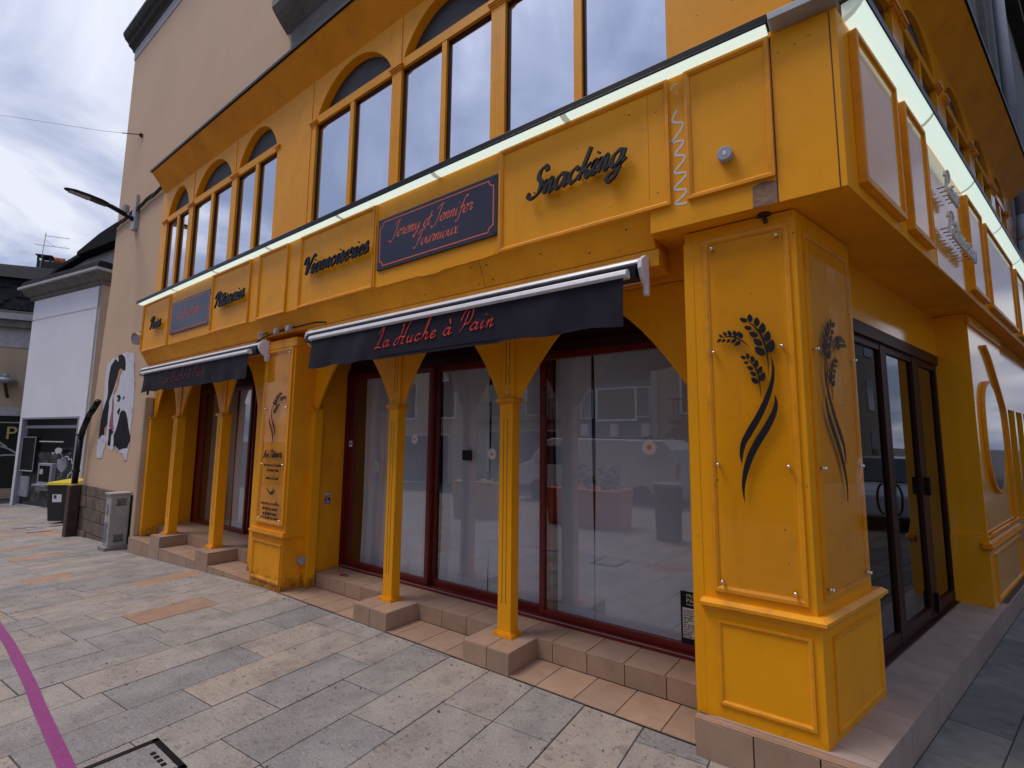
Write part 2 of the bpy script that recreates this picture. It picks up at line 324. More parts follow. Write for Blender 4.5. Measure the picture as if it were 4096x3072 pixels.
def pieces(mb, gap=0.012):       # split a mesh builder into separate touching clusters
    b = mb.b; b.verts.ensure_lookup_table(); b.verts.index_update(); par = list(range(len(b.verts)))
    def f(i):
        while par[i] != i: par[i] = par[par[i]]; i = par[i]
        return i
    for e_ in b.edges:
        i, j = f(e_.verts[0].index), f(e_.verts[1].index)
        if i != j: par[i] = j
    grp = {}
    for v in b.verts: grp.setdefault(f(v.index), []).append(v.co)
    ks = list(grp); bb = {k_: [min(c[i] for c in grp[k_])-gap for i in range(3)] + [max(c[i] for c in grp[k_])+gap for i in range(3)] for k_ in ks}
    cl = {k_: k_ for k_ in ks}
    def g(i):
        while cl[i] != i: i = cl[i]
        return i
    for i, p in enumerate(ks):
        for q in ks[i+1:]:
            if all(bb[p][d] <= bb[q][d+3] and bb[q][d] <= bb[p][d+3] for d in range(3)):
                x, y = g(p), g(q)
                if x != y: cl[x] = y
    outm = {}
    for fc in b.faces:
        r = g(f(fc.verts[0].index)); m_ = outm.setdefault(r, (MB(), {})); vs = []
        for v in fc.verts:
            if v not in m_[1]: m_[1][v] = m_[0].b.verts.new(v.co)
            vs.append(m_[1][v])
        m_[0].b.faces.new(vs)
    b.free(); return [m_[0] for m_ in outm.values()]
SPLIT = {'upper_wall', 'jamb', 'moulding', 'batten', 'pilaster_cap', 'impost', 'panel_seam', 'cove_soffit', 'fascia_board', 'hook', 'shelf', 'flute', 'step_core', 'track_rail', 'curved_moulding', 'latch'}
def tag(o, label=None, cat=None, group=None, kind=None):
    if label: o['label'] = label
    if cat: o['category'] = cat
    if group: o['group'] = group
    if kind: o['kind'] = kind
    return o
def thing(name, label, cat, loc=(0, 0, 0), group=None):
    o = bpy.data.objects.new(name, None); o.empty_display_size = 0.1; COL.objects.link(o); o['_loc'] = 0
    del o['_loc']
    return tag(o, label, cat, group)
def settle(t, loc):       # move a finished thing's origin to its base while its parts stay put
    loc = Vector(loc); t.location = loc
    for c in t.children: c.location -= loc
def gz(x, y=0):
    if x > -6: return 0.0
    if x > -14.5: return -0.052*(-x-6)
    if x > -26: return -0.442 - 0.0255*(-x-14.5)
    return -0.735

# --- script lettering made of pen strokes
GL = {
'a': (1.0, [[(.8, .8), (.5, 1), (.2, .75), (.1, .3), (.3, .02), (.6, .25), (.85, .95)], [(.88, 1), (.75, .3), (.85, .02), (1.1, .3)]]),
'c': (.8, [[(.75, .8), (.55, 1), (.25, .8), (.12, .35), (.35, .02), (.65, .12), (.85, .35)]]),
'd': (1.0, [[(.8, .8), (.5, 1), (.2, .75), (.1, .3), (.3, .02), (.6, .25), (.85, .95)], [(1.1, 2.0), (.85, .9), (.78, .25), (.9, .02), (1.1, .3)]]),
'e': (.78, [[(.12, .4), (.5, .55), (.7, .85), (.5, 1.0), (.2, .75), (.12, .3), (.35, .0), (.65, .12), (.85, .35)]]),
'f': (.72, [[(1.05, 1.8), (.9, 2.1), (.65, 1.7), (.45, .6), (.3, -.5), (.1, -.95), (-.05, -.7)], [(.2, .95), (.9, 1.0)]]),
'g': (1.0, [[(.8, .8), (.5, 1), (.2, .75), (.1, .3), (.3, .02), (.6, .25), (.85, .95)], [(.88, 1), (.72, .1), (.5, -.75), (.2, -1.0), (.0, -.7), (.4, -.3), (1.1, .3)]]),
'h': (.95, [[(.05, 0), (.35, 1.0), (.65, 1.9), (.72, 2.2), (.5, 2.0), (.3, 1.2), (.08, 0)], [(.15, .3), (.4, .85), (.65, 1.0), (.72, .7), (.62, .2), (.75, .02), (1.0, .3)]]),
'i': (.45, [[(.0, .5), (.25, 1.0), (.13, .3), (.22, .02), (.48, .3)], [(.36, 1.42), (.4, 1.52)]]),
'k': (.85, [[(.02, 0), (.35, 1.2), (.58, 2.15)], [(.8, .98), (.55, .8), (.28, .5)], [(.3, .52), (.55, .45), (.58, .1), (.75, .0), (.95, .3)]]),
'l': (.5, [[(.0, .3), (.45, 1.5), (.6, 2.15), (.42, 2.0), (.18, .6), (.2, .05), (.5, .3)]]),
'm': (1.12, [[(.0, .55), (.22, 1), (.1, 0)], [(.13, .45), (.4, .95), (.52, .9), (.42, 0)], [(.45, .45), (.75, .97), (.88, .85), (.78, .2), (.9, .02), (1.14, .3)]]),
'n': (.85, [[(.0, .55), (.22, 1), (.1, 0)], [(.13, .42), (.4, .93), (.6, .95), (.52, .25), (.62, .02), (.87, .3)]]),
'o': (.85, [[(.5, 1), (.2, .8), (.1, .35), (.32, 0), (.62, .25), (.7, .7), (.5, 1), (.62, .8), (.95, .85)]]),
'r': (.68, [[(.0, .6), (.2, 1.12), (.3, .95), (.55, .95), (.43, .3), (.52, .02), (.75, .3)]]),
's': (.62, [[(.0, .25), (.38, 1.15), (.42, .7), (.56, .25), (.35, 0), (.08, .1)], [(.35, 0), (.65, .3)]]),
't': (.5, [[(.4, 1.75), (.15, .4), (.25, .02), (.55, .3)], [(-.05, 1.12), (.65, 1.2)]]),
'u': (.92, [[(.0, .6), (.22, 1), (.12, .3), (.3, .02), (.6, .35), (.78, 1)], [(.78, 1), (.65, .25), (.75, .02), (1, .3)]]),
'v': (.8, [[(.0, .6), (.2, 1), (.2, .1), (.35, .02), (.6, .5), (.7, 1)]]),
'x': (.85, [[(.1, .85), (.3, .98), (.5, .1), (.85, .15)], [(.8, 1), (.1, 0)]]),
'y': (.9, [[(.0, .6), (.22, 1), (.12, .35), (.3, .08), (.6, .4), (.78, 1)], [(.78, 1), (.6, -.2), (.3, -.98), (.05, -.75), (.4, -.3), (.95, .3)]]),
'S': (1.15, [[(1.25, 1.75), (1.1, 2.15), (.7, 2.0), (.62, 1.45), (.9, .95), (.8, .25), (.35, .0), (-.02, .2), (.05, .5)]]),
'V': (1.25, [[(-.1, 1.3), (.1, 1.95), (.42, 1.95), (.45, 1.2), (.42, .02)], [(.42, .02), (.95, 1.3), (1.35, 2.1), (1.6, 1.85)]]),
'P': (1.15, [[(.75, 1.95), (.45, .7), (.15, 0)], [(.0, 1.35), (.3, 1.95), (.95, 2.15), (1.3, 1.75), (1.05, 1.15), (.5, .95)]]),
'L': (1.0, [[(.15, 1.75), (.8, 2.1), (.5, 1.0), (.2, .1), (.0, .0)], [(.15, .08), (.6, .12), (.95, .02)]]),
'H': (1.45, [[(.55, 1.9), (.75, 2.0), (.6, 1.1), (.25, .1), (-.15, .1), (-.05, .7), (.5, 1.1), (1.3, 1.0)], [(1.65, 2.15), (1.3, 1.5), (.98, .3), (1.08, .0), (1.3, .05)]]),
'J': (.95, [[(.25, 1.7), (.5, 2.0), (1.25, 2.15)], [(.9, 2.08), (.6, .5), (.3, -.35), (-.2, -.5), (-.3, -.2)]]),
'F': (1.05, [[(.2, 1.65), (.4, 2.0), (1.4, 2.15)], [(.85, 2.05), (.5, .8), (.15, -.15), (-.2, -.1)], [(.3, 1.08), (.9, 1.18)]]),
'N': (1.3, [[(-.05, .1), (.15, .1), (.5, 1.95)], [(.5, 1.95), (.75, .1)], [(.75, .1), (1.1, 1.8), (1.35, 2.1)]]),
',': (.35, [[(.15, .1), (.05, -.3)]]),
' ': (.55, []),
}
GL['â'] = (1.0, GL['a'][1] + [[(.4, 1.3), (.65, 1.65), (.85, 1.3)]])
GL['à'] = (1.0, GL['a'][1] + [[(.45, 1.7), (.72, 1.35)]])
def crom(P, k=6):
    if len(P) < 3:
        return [tuple(P[0][j]+(P[1][j]-P[0][j])*i/3 for j in range(len(P[0]))) for i in range(4)]
    o = []
    Q = [P[0]] + list(P) + [P[-1]]
    for i in range(1, len(Q)-2):
        for s in range(k):
            t = s/k; a, b, c, d = Q[i-1], Q[i], Q[i+1], Q[i+2]
            o.append(tuple(0.5*((2*b[j]) + (-a[j]+c[j])*t + (2*a[j]-5*b[j]+4*c[j]-d[j])*t*t + (-a[j]+3*b[j]-3*c[j]+d[j])*t**3) for j in range(len(P[0]))))
    o.append(tuple(P[-1])); return o
_st = [0]
def ribbon(mb, F, pts, wd, w0, w1, nib=None):
    """pts (u,z) list; wd constant or list of half widths; flat extruded stroke"""
    n = len(pts); Lp, Rp = [], []
    for i in range(n):
        a = pts[max(0, i-1)]; b = pts[min(n-1, i+1)]; dx_, dz_ = b[0]-a[0], b[1]-a[1]; l = math.hypot(dx_, dz_) or 1e-9
        hw = wd[i] if isinstance(wd, list) else wd
        if nib is not None: hw *= 0.28 + 0.72*abs(math.sin(math.atan2(dz_, dx_) - nib))
        nx, nz = -dz_/l*hw, dx_/l*hw
        Lp.append((pts[i][0]+nx, pts[i][1]+nz)); Rp.append((pts[i][0]-nx, pts[i][1]-nz))
    _st[0] = (_st[0]+1) % 12; e_ = _st[0]*0.00012
    b = mb.b
    V = [[b.verts.new(F.p(x_, z_, ww)) for x_, z_ in L_] for L_, ww in ((Lp, w1+e_), (Rp, w1+e_), (Lp, w0), (Rp, w0))]
    for i in range(n-1):
        b.faces.new([V[0][i], V[0][i+1], V[1][i+1], V[1][i]])
        b.faces.new([V[2][i], V[3][i], V[3][i+1], V[2][i+1]])
        b.faces.new([V[0][i], V[2][i], V[2][i+1], V[0][i+1]])
        b.faces.new([V[1][i], V[1][i+1], V[3][i+1], V[3][i]])
    b.faces.new([V[0][0], V[1][0], V[3][0], V[2][0]]); b.faces.new([V[0][-1], V[2][-1], V[3][-1], V[1][-1]])
def script(mb, F, text, u0, u1, z, xh, w0, w1, hw=0.16, shear=0.25, rise=0.0, nib=0.5, gap=0.0, asc=1.0):
    tot = sum(GL[c][0]+gap for c in text); sx = (u1-u0)/tot; cx = 0
    for c in text:
        adv, sts = GL[c]
        for st in sts:
            P = [(x_, z_ if z_ <= 1.2 else 1.2+(z_-1.2)*asc) for x_, z_ in crom(st)]
            ribbon(mb, F, [(u0 + (cx + x_)*sx + shear*z_*xh, z + z_*xh + rise*(cx+x_)/tot) for x_, z_ in P], hw*xh, w0, w1, nib)
        cx += adv+gap
def textmesh(mb, F, body, u, z, size, w, depth=0.001, align='LEFT', shear=0.0, sx=1.0):
    c = bpy.data.curves.new('t', 'FONT'); c.body = body; c.size = size; c.extrude = depth; c.align_x = align; c.shear = shear
    o = bpy.data.objects.new('t', c); COL.objects.link(o)
    me = bpy.data.meshes.new_from_object(o.evaluated_get(bpy.context.evaluated_depsgraph_get()))
    n0 = len(mb.b.verts); mb.b.from_mesh(me); mb.b.verts.ensure_lookup_table()
    for v in mb.b.verts[n0:]: v.co = F.p(u + v.co.x*sx, z + v.co.y, w + v.co.z)
    bpy.data.objects.remove(o); bpy.data.curves.remove(c); bpy.data.meshes.remove(me)

#@@STRUCTURE
# ================================================================ ground
def clip(poly, nx, ny, c):      # keep nx*x+ny*y <= c
    o = []
    for i in range(len(poly)):
        a, b = poly[i], poly[(i+1) % len(poly)]
        da, db = nx*a[0]+ny*a[1]-c, nx*b[0]+ny*b[1]-c
        if da <= 0: o.append(a)
        if (da < 0 < db) or (db < 0 < da):
            t = da/(da-db); o.append((a[0]+(b[0]-a[0])*t, a[1]+(b[1]-a[1])*t))
    return o
def slab(mb, poly, rnd):
    if len(poly) < 3: return
    ar = abs(sum(poly[i][0]*poly[(i+1) % len(poly)][1]-poly[(i+1) % len(poly)][0]*poly[i][1] for i in range(len(poly))))/2
    if ar < 0.006: return
    cx = sum(p[0] for p in poly)/len(poly); cy = sum(p[1] for p in poly)/len(poly)
    dz = rnd.uniform(-0.0015, 0.0015); tx, ty = rnd.uniform(-.003, .003), rnd.uniform(-.003, .003)
    rings = []
    for k, h in ((0.0, -0.012), (0.0, -0.003), (0.004, 0.0)):
        r = []
        for p in poly:
            d = math.hypot(p[0]-cx, p[1]-cy) or 1; f = 1 - k/d
            x_, y_ = cx+(p[0]-cx)*f, cy+(p[1]-cy)*f
            r.append(mb.b.verts.new((x_, y_, gz(x_)+h+dz+tx*(x_-cx)+ty*(y_-cy))))
        rings.append(r)
    n = len(poly)
    for a, b in ((0, 1), (1, 2)):
        for i in range(n): mb.b.faces.new([rings[a][i], rings[a][(i+1) % n], rings[b][(i+1) % n], rings[b][i]])
    mb.b.faces.new(rings[2])
def paving(ang, ox, oy, rw, U, V, regions, seed, warm):
    rnd = random.Random(seed); grey, wm, dk = MB(), MB(), MB()
    a = math.radians(ang); ux, uy = math.cos(a), math.sin(a)      # along the row
    r = V[0]
    while r*rw < V[1]:
        s = U[0] + rnd.uniform(0, .6)
        while s < U[1]:
            l = rnd.uniform(0.45, 0.95); g = 0.0036
            q = [(s+g, r*rw+g), (s+l-g, r*rw+g), (s+l-g, (r+1)*rw-g), (s+g, (r+1)*rw-g)]
            P = [(ox+ux*u_-uy*v_, oy+uy*u_+ux*v_) for u_, v_ in q]
            pick = wm if rnd.random() < warm else grey
            for clips in regions:
                Q = P
                for c in clips: Q = clip(Q, *c) if Q else Q
                if Q: slab(pick, Q, rnd)
            s += l
        r += 1
    return grey, wm
tag(MB().quad([(-400, -400, -0.76), (400, -400, -0.76), (400, 400, -0.76), (-400, 400, -0.76)]).build('ground', 'mortar'), kind='structure')
g_ = MB(); xs = [-60, -26, -20, -14.5, -10, -6, 0, 30]
for i in range(len(xs)-1):
    a, b = xs[i], xs[i+1]
    g_.quad([(a, -60, gz(a)-.007), (b, -60, gz(b)-.007), (b, 60, gz(b)-.007), (a, 60, gz(a)-.007)])
tag(g_.build('paving_bed', 'mortar'), kind='structure')
SE = -0.103   # side step edge plane
nrm = (-cA, sA)
REG = [[(0, 1, -0.004), (1, 0, -.12), (-1, 0, 26)], [(0, 1, -.3), (-1, 0, .12), (1, 0, 4)],
       [(0, -1, 0.0035), (0, 1, 0.19), (1, 0, -10.6), (-1, 0, 26)], [(0, -1, -0.1905), (0, 1, 5), (1, 0, -14.7), (-1, 0, 26)], [(-1, 0, -4), (1, 0, 9), (0, 1, -.3)]]
g1, w1_ = paving(94.5, -2.49, -0.02, 0.405, (-9.5, 6), (-26, 66), REG, 3, 0.07)
tag(g1.build('pavement', 'paver'), kind='structure'); tag(w1_.build('pavement_warm_slabs', 'paverwarm'), kind='structure')
g4, w4_ = paving(90-math.degrees(A), SE, 0, 0.30, (-2.2, 22), (-26, 1), [[(-cA, sA, -(SE+0.002)*cA), (0, -1, 0.3)]], 5, 0.0)
tag(g4.build('pavement_side_street', 'paverdark'), kind='structure'); w4_.b.free()
# purple painted line
pl = MB(); P = crom([(-13, -1.90), (-9, -1.97), (-6.57, -2.08), (-5.62, -2.119), (-4.87, -2.154), (-4.41, -2.185), (-3.535, -2.232), (-1.8, -2.33)], 10)
for i in range(len(P)-1):
    a, b = P[i], P[i+1]; h = 0.034
    pl.quad([(a[0], a[1]-h, gz(a[0])+.004), (b[0], b[1]-h, gz(b[0])+.004), (b[0], b[1]+h, gz(b[0])+.004), (a[0], a[1]+h, gz(a[0])+.004)])
tag(pl.build('painted_line', 'purple'), 'purple line painted across the grey stone paving', 'line')
# manhole
mh = thing('manhole_cover', 'square manhole cover of paving stone in a black metal frame, near the purple line', 'manhole')
f = MB()
for (a, b, c, d) in ((-3.47, -3.05, -1.875, -1.845), (-3.47, -3.05, -2.36, -2.33), (-3.47, -3.435, -2.36, -1.845), (-3.085, -3.05, -2.36, -1.845)):
    f.hexa([(a, c, -.02), (b, c, -.02), (b, d, -.02), (a, d, -.02), (a, c, .005), (b, c, .005), (b, d, .005), (a, d, .005)])
f.build('frame', 'black', mh)
f = MB(); a, b, c, d = -3.425, -3.095, -2.32, -1.885
f.hexa([(a, c, -.02), (b, c, -.02), (b, d, -.02), (a, d, -.02), (a, c, .006), (b, c, .006), (b, d, .006), (a, d, .006)]); f.build('cover_slab', 'paver', mh)
f = MB()
for i in range(4): f.hexa([(p[0], p[1], z) for z in (.0065, .008) for p in ((-3.33+i*.05, -1.93), (-3.30+i*.05, -1.93), (-3.30+i*.05, -1.905), (-3.33+i*.05, -1.905))])
f.build('lifting_slots', 'black', mh)
settle(mh, (-3.26, -2.1, 0))
# litter
lt = MB(); rnd = random.Random(4)
for i in range(230):
    x_ = -rnd.random()**1.3*8+0.0; y_ = -rnd.random()**1.4*2.4-0.03
    if rnd.random() < .25: x_, y_ = -rnd.random()*6-.4, -rnd.random()*.12-.01
    r = rnd.uniform(.003, .012); a = rnd.uniform(0, 6.3)
    pts = [(x_+math.cos(a+t)*r*rnd.uniform(.5, 1.2), y_+math.sin(a+t)*r*rnd.uniform(.3, 1), gz(x_)+.004+rnd.uniform(0, .004)) for t in (0, 1.2, 2.4, 3.6, 4.8)]
    lt.quad(pts)
tag(lt.build('leaf_litter', 'debris'), 'scraps of dark leaf and grit scattered on the paving', 'litter', kind='stuff')
# drain slots on the left
for i, (xa, ya, xb, yb, lb) in enumerate(((-17.0, -.45, -16.97, -.04, 'middle of three'), (-15.87, -.39, -15.86, .04, 'nearest of three'), (-16.72, .16, -16.8, .5, 'farthest of three, by the black bin'))):
    z = gz(xa)
    s_ = MB(); s_.hexa([(xa-.05, ya, z-.01), (xa+.05, ya, z-.01), (xb+.05, yb, z-.01), (xb-.05, yb, z-.01), (xa-.05, ya, z+.006), (xa+.05, ya, z+.006), (xb+.05, yb, z+.006), (xb-.05, yb, z+.006)])
    tag(s_.build('drain_slot', 'rust'), 'dark iron drain slot in the paving, the ' + lb, 'drain', 'iron drain slots in the paving')

# ================================================================ bakery building
BK = thing('bakery_building', 'yellow corner bakery shopfront with arcades, arched upper windows and a lit cornice', 'building')
def part(mb, name, mt, parent=None, bevel=0, smooth=False):
    if name in SPLIT:
        L_ = [m_.build(name, mt, parent or BK, bevel, smooth) for m_ in pieces(mb)]
        return L_[0] if len(L_) == 1 else L_
    return mb.build(name, mt, parent or BK, bevel, smooth)
def give(o, p):
    for q in (o if isinstance(o, list) else [o]): q.parent = p
def arcpts(ul, ur, z0, h, ex=2.0, n=22, pw=1.0):
    c, hw = (ul+ur)/2, (ur-ul)/2
    return [(c+hw*t, z0+h*(1-abs(t)**ex)**pw) for t in [math.sin(math.pi*(i/n-.5)) for i in range(n+1)]]
# --- steps (tile blocks)
def tiles(mb, O, U, V, nU, nV, lu, lv, t=0.006, g=0.0025):
    O, U, V = Vector(O), Vector(U), Vector(V); Nn = U.cross(V).normalized()
    for i in range(math.ceil(nU/lu-1e-3)):
        for j in range(math.ceil(nV/lv-1e-3)):
            a, b = i*lu+g, min((i+1)*lu, nU)-g; c, d = j*lv+g, min((j+1)*lv, nV)-g
            if b-a < .01 or d-c < .01: continue
            pts = []
            for k in (0, t):
                e_ = .0015 if k else 0
                pts += [O+U*(a+e_)+V*(c+e_)+Nn*k, O+U*(b-e_)+V*(c+e_)+Nn*k, O+U*(b-e_)+V*(d-e_)+Nn*k, O+U*(a+e_)+V*(d-e_)+Nn*k]
            mb.hexa(pts)
X, Yv, Zv = (1, 0, 0), (0, 1, 0), (0, 0, 1)
st = MB(); gr = MB()
def core(x0, x1, y0, y1, z0, z1): gr.hexa([(x0, y0, z0), (x1, y0, z0), (x1, y1, z0), (x0, y1, z0), (x0, y0, z1), (x1, y0, z1), (x1, y1, z1), (x0, y1, z1)])
T = .006
# right section
core(-6.3, -.93, .006, .5, -.3, .004); tiles(st, (-6.3, .0, .004), X, Yv, 5.37, .38, .302, .40)
core(-5.49, -.93, .386, 1.0, -.1, .154)
tiles(st, (-5.49, .386, .010), X, Zv, 4.56, .145, .302, .2); tiles(st, (-5.5, .378, .154), X, Yv, 4.57, .42, .302, .42)
for xa, xb in ((-4.19, -3.70), (-2.77, -2.31)):
    core(xa+.006, xb-.006, .003, .40, .0, .158)
    tiles(st, (xa, .003, .0), X, Zv, xb-xa, .16, .245, .2); tiles(st, (xa, -.003, .158), X, Yv, xb-xa, .385, .245, .5)
    tiles(st, (xb-.006, .0, .008), Yv, Zv, .385, .152, .4, .2)
# left section
core(-10.55, -6.24, .006, .5, -.5, .012)
tiles(st, (-10.55, .006, -.32), X, Zv, 4.3, .33, .302, .33); tiles(st, (-10.56, -.003, .012), X, Yv, 4.3, .39, .302, .40)
core(-10.5, -6.24, .39, 1.4, -.2, .172)
tiles(st, (-10.5, .39, .018), X, Zv, 4.25, .155, .302, .2); tiles(st, (-10.5, .382, .172), X, Yv, 4.25, .62, .302, .31)
for xa, xb in ((-9.54, -9.15), (-7.82, -7.42)):
    core(xa+.006, xb-.006, .002, .40, -.4, .172)
    tiles(st, (xa, .001, -.3), X, Zv, xb-xa, .475, .4, .5); tiles(st, (xa, -.006, .173), X, Yv, xb-xa, .39, .4, .5)
    tiles(st, (xb-.006, .0, .018), Yv, Zv, .385, .155, .4, .2)
# corner plinth
def pcorner(w_, z): return Vector((SE - w_*tA, -w_, z))
core(-.935, -.3, -.080, .4, -.3, .194)
gr.hexa([Vector((-.5, -.08, -.3)), pcorner(.08, -.3)+Vector((-.008, 0, 0)), SFr(SE-.008).p(10.5, -.3), Vector((1.0, 10.0, -.3)), Vector((-.5, -.08, .194)), pcorner(.08, .194)+Vector((-.008, 0, 0)), SFr(SE-.008).p(10.5, .194), Vector((1.0, 10.0, .194))])
tiles(st, (-.935, -.083, -.05), X, Zv, .80, .245, .302, .5)
part(gr, 'step_core', 'grout'); part(st, 'entrance_steps', 'tile')
st = MB()
# ribbed nosing strip on the front of the corner plinth
for k in range(7):
    st.box(MF, -.937, -.127, .1952+.002*(k % 2), .1995+.0012*(k % 2), .028+.0085*k, .0355+.0085*k)
part(st, 'ribbed_nosing', 'tile')
st = MB(); S_ = SFr(SE)
tiles(st, S_.p(-.02, -.06, -.008), Vector((sA, cA, 0)), Zv, 10.3, .255, .6, .5)
for k in range(34):    # tread tiles along the side door, running back to the wall
    s0, s1 = .05+k*.302, .05+(k+1)*.302-.004
    if s0 > 3.75: break
    for a, b in ((0.0, -.298), (-.302, -.5)):
        st.hexa([S_.p(s0, .194, b), S_.p(s1, .194, b), S_.p(s1, .194, a), S_.p(s0, .194, a), S_.p(s0, .2005, b), S_.p(s1, .2005, b), S_.p(s1, .2005, a), S_.p(s0, .2005, a)])
pc = [Vector((-.89, -.0225, 0)), Vector((SE-.0235*tA, -.0225, 0)), S_.p(.046, 0), S_.p(.046, 0, -.45), Vector((-.6, .05, 0))]
a_ = [st.b.verts.new(p+Vector((0, 0, .194))) for p in pc]; b_ = [st.b.verts.new(p+Vector((0, 0, .2003))) for p in pc]; st.b.faces.new(b_)
for i in range(5): st.b.faces.new([a_[i], a_[(i+1) % 5], b_[(i+1) % 5], b_[i]])
part(st, 'side_step', 'tilepale')

# --- lower pilasters
def moulded(mb, F, u0, u1, z0, z1, w, d=.014, t=.035): mb.frame(F, u0, u1, z0, z1, w, w+d, t)
cp = thing('tmp', 'x', 'x'); bpy.data.objects.remove(cp)
# corner pilaster (main face + side face, solid with the obtuse corner)
def corner_prism(mb, xl, w_, x0, sE, z0, z1):
    c = Vector((x0 - w_*tA, -w_, 0)); f_ = SFr(x0).p(sE, 0)
    pts = [Vector((xl, -w_, 0)), c, f_, SFr(x0).p(sE, 0, -.25), Vector((xl, .3, 0))]
    a = [mb.b.verts.new(p+Vector((0, 0, z0))) for p in pts]; b = [mb.b.verts.new(p+Vector((0, 0, z1))) for p in pts]
    mb.b.faces.new(a[::-1]); mb.b.faces.new(b)
    for i in range(5): mb.b.faces.new([a[i], a[(i+1) % 5], b[(i+1) % 5], b[i]])
pb = MB(); corner_prism(pb, -.935, -.008, -.318, .86, .80, 3.07)
corner_prism(pb, -.885, .004, -.298, .93, .19, .80)
pb.box(MF, -.945, -.885, .10, 3.0, -.25, -.004)
cpil = part(pb, 'corner_pilaster', 'yellow', bevel=.004)
PS = SFr(-.318); PB = SFr(-.298)
pm = MB(); moulded(pm, MF, -.825, -.352, .885, 2.995, -.008, .014, .032); moulded(pm, MF, -.815, -.345, .275, .73, .004, .011, .024)
moulded(pm, PS, .09, .80, .90, 2.96, 0, .012, .03); moulded(pm, PB, .12, .88, .24, .72, 0, .010, .024)
def lip(mb, prof):   # ledge sweeping round the corner pilaster
    n = len(prof); cols = []
    for wv, z, x0, sE in prof:
        cols.append([mb.b.verts.new(v) for v in (Vector((-.89-wv*.3, -wv, z)), Vector((x0-wv*tA, -wv, z)), SFr(x0).p(sE, z))])
    for i in range(n):
        j = (i+1) % n
        for k in (0, 1): mb.b.faces.new([cols[i][k], cols[i][k+1], cols[j][k+1], cols[j][k]])
    mb.b.faces.new([c[0] for c in cols]); mb.b.faces.new([c[2] for c in cols][::-1])
lip(pm, [(-.02, .778, -.33, .92), (.012, .778, -.285, .94), (.018, .792, -.28, .95), (.04, .805, -.262, .96), (.04, .822, -.262, .96), (.012, .84, -.29, .94), (-.02, .84, -.33, .92)])
give(part(pm, 'moulding', 'trim'), cpil)

# middle pilaster beside the main arcade
pb = MB(); pb.box(MF, -6.265, -5.55, -.05, .60, -.3, 0); pb.box(MF, -6.245, -5.52, .60, 2.95, -.3, -.006)
mp_ = part(pb, 'pilaster', 'yellow_rough', bevel=.005)
pm = MB(); moulded(pm, MF, -6.23, -5.57, .08, .53, 0, .014, .035); moulded(pm, MF, -6.19, -5.555, .735, 2.83, -.006, .022, .05)
for z, ww in ((.60, .02), (.62, .04), (.645, .025)): pm.box(MF, -6.265-ww*.5, -5.53+ww*.8, z, z+.022, -.05, ww)
pm.box(MF, -6.25, -5.49, 2.84, 2.90, -.05, .01)
give(part(pm, 'moulding', 'trim'), mp_)

# --- arcades
def arcade(xs, wsp, ex, zs=2.10, h=.70, ztop=2.86, feet=(), cw=.135, cd_=.105, jl=None):
    """xs: list of (u0,u1) bays; wsp: outward offset of the spandrel face"""
    for i, (a, b) in enumerate(xs):
        ap = arcpts(a, b, zs, h, ex[i])
        lo = a-.09 if i == 0 else (xs[i-1][1]+a)/2; hi = b+.09 if i == len(xs)-1 else (b+xs[i+1][0])/2
        sp = MB().prism(MF, [(lo+.001, zs)] + ap + [(hi-.001, zs), (hi-.001, ztop), (lo+.001, ztop)], wsp-.022, wsp)
        part(sp, 'arch_spandrel', 'yellow')
    for i in range(len(xs)-1):
        c = (xs[i][1]+xs[i+1][0])/2; zb = feet[i]; wf = wsp+.04
        cb = MB(); cb.box(MF, c-cw/2, c+cw/2, zb+.03, 2.05, wf-cd_, wf)
        col = part(cb, 'column', 'yellow', bevel=.004)
        k = MB()
        for z0, z1, e_ in ((2.05, 2.062, .008), (2.062, 2.072, .02), (2.072, 2.085, .03), (2.085, 2.10, .018)): k.box(MF, c-cw/2-e_, c+cw/2+e_, z0, z1, wf-cd_-e_*.5, wf+e_)
        give(part(k, 'capital', 'trim'), col)
        k = MB()
        for z0, z1, e_ in ((zb, zb+.012, .034), (zb+.012, zb+.024, .026), (zb+.024, zb+.034, .012)): k.box(MF, c-cw/2-e_, c+cw/2+e_, z0, z1, wf-cd_-e_*.5, wf+e_)
        give(part(k, 'column_base', 'trim'), col)
        k = MB(); k.box(MF, c-cw/2, c+cw/2-.005, 2.10, ztop, wsp+.001, wsp+.02)
        for du in (-.022, .022):
            k2 = MB()
        give(part(k, 'pilaster_strip', 'yellow', bevel=.003), col)
        k = MB()
        for du in (-.022, .016):
            k.box(MF, c+du-.0025, c+du+.0025, zb+.25, 1.92, wf+.0004, wf+.0009)
            k.box(MF, c+du-.0025, c+du+.0025, 2.22, 2.60, wsp+.0202, wsp+.0208)
        give(part(k, 'flute', 'rust'), col)
BAYS = [(-5.44, -4.10), (-3.90, -2.66), (-2.43, -1.02)]
arcade(BAYS, -.28, (1.9, 2.0, 1.6), feet=(.164, .164))
arcade([(-10.46, -9.53), (-9.34, -7.90), (-7.68, -6.75)], -.21, (2.0, 2.0, 2.0), feet=(.18, .18), cw=.16, cd_=.13)
jb = MB()
jb.box(MF, -5.552, -5.44, .006, 2.09, -.36, -.25); jb.box(MF, -5.552, -5.535, .005, 2.86, -.85, -.36); 
part(jb, 'jamb', 'yellow', bevel=.003)
jb = MB(); jb.box(MF, -5.56, -5.51, .16, 2.86, -.80, -.37); part(jb, 'reveal_panel', 'yellow_rough')
jb = MB(); jb.box(MF, -1.03, -.94, .16, 2.86, -.8, -.27); jb.box(MF, -1.02, -.93, .0, 2.86, -.27, -.235); part(jb, 'jamb', 'yellow', bevel=.003)
jb = MB(); jb.box(MF, -10.56, -10.44, .02, 2.10, -.9, -.14); part(jb, 'jamb', 'yellow', bevel=.004)
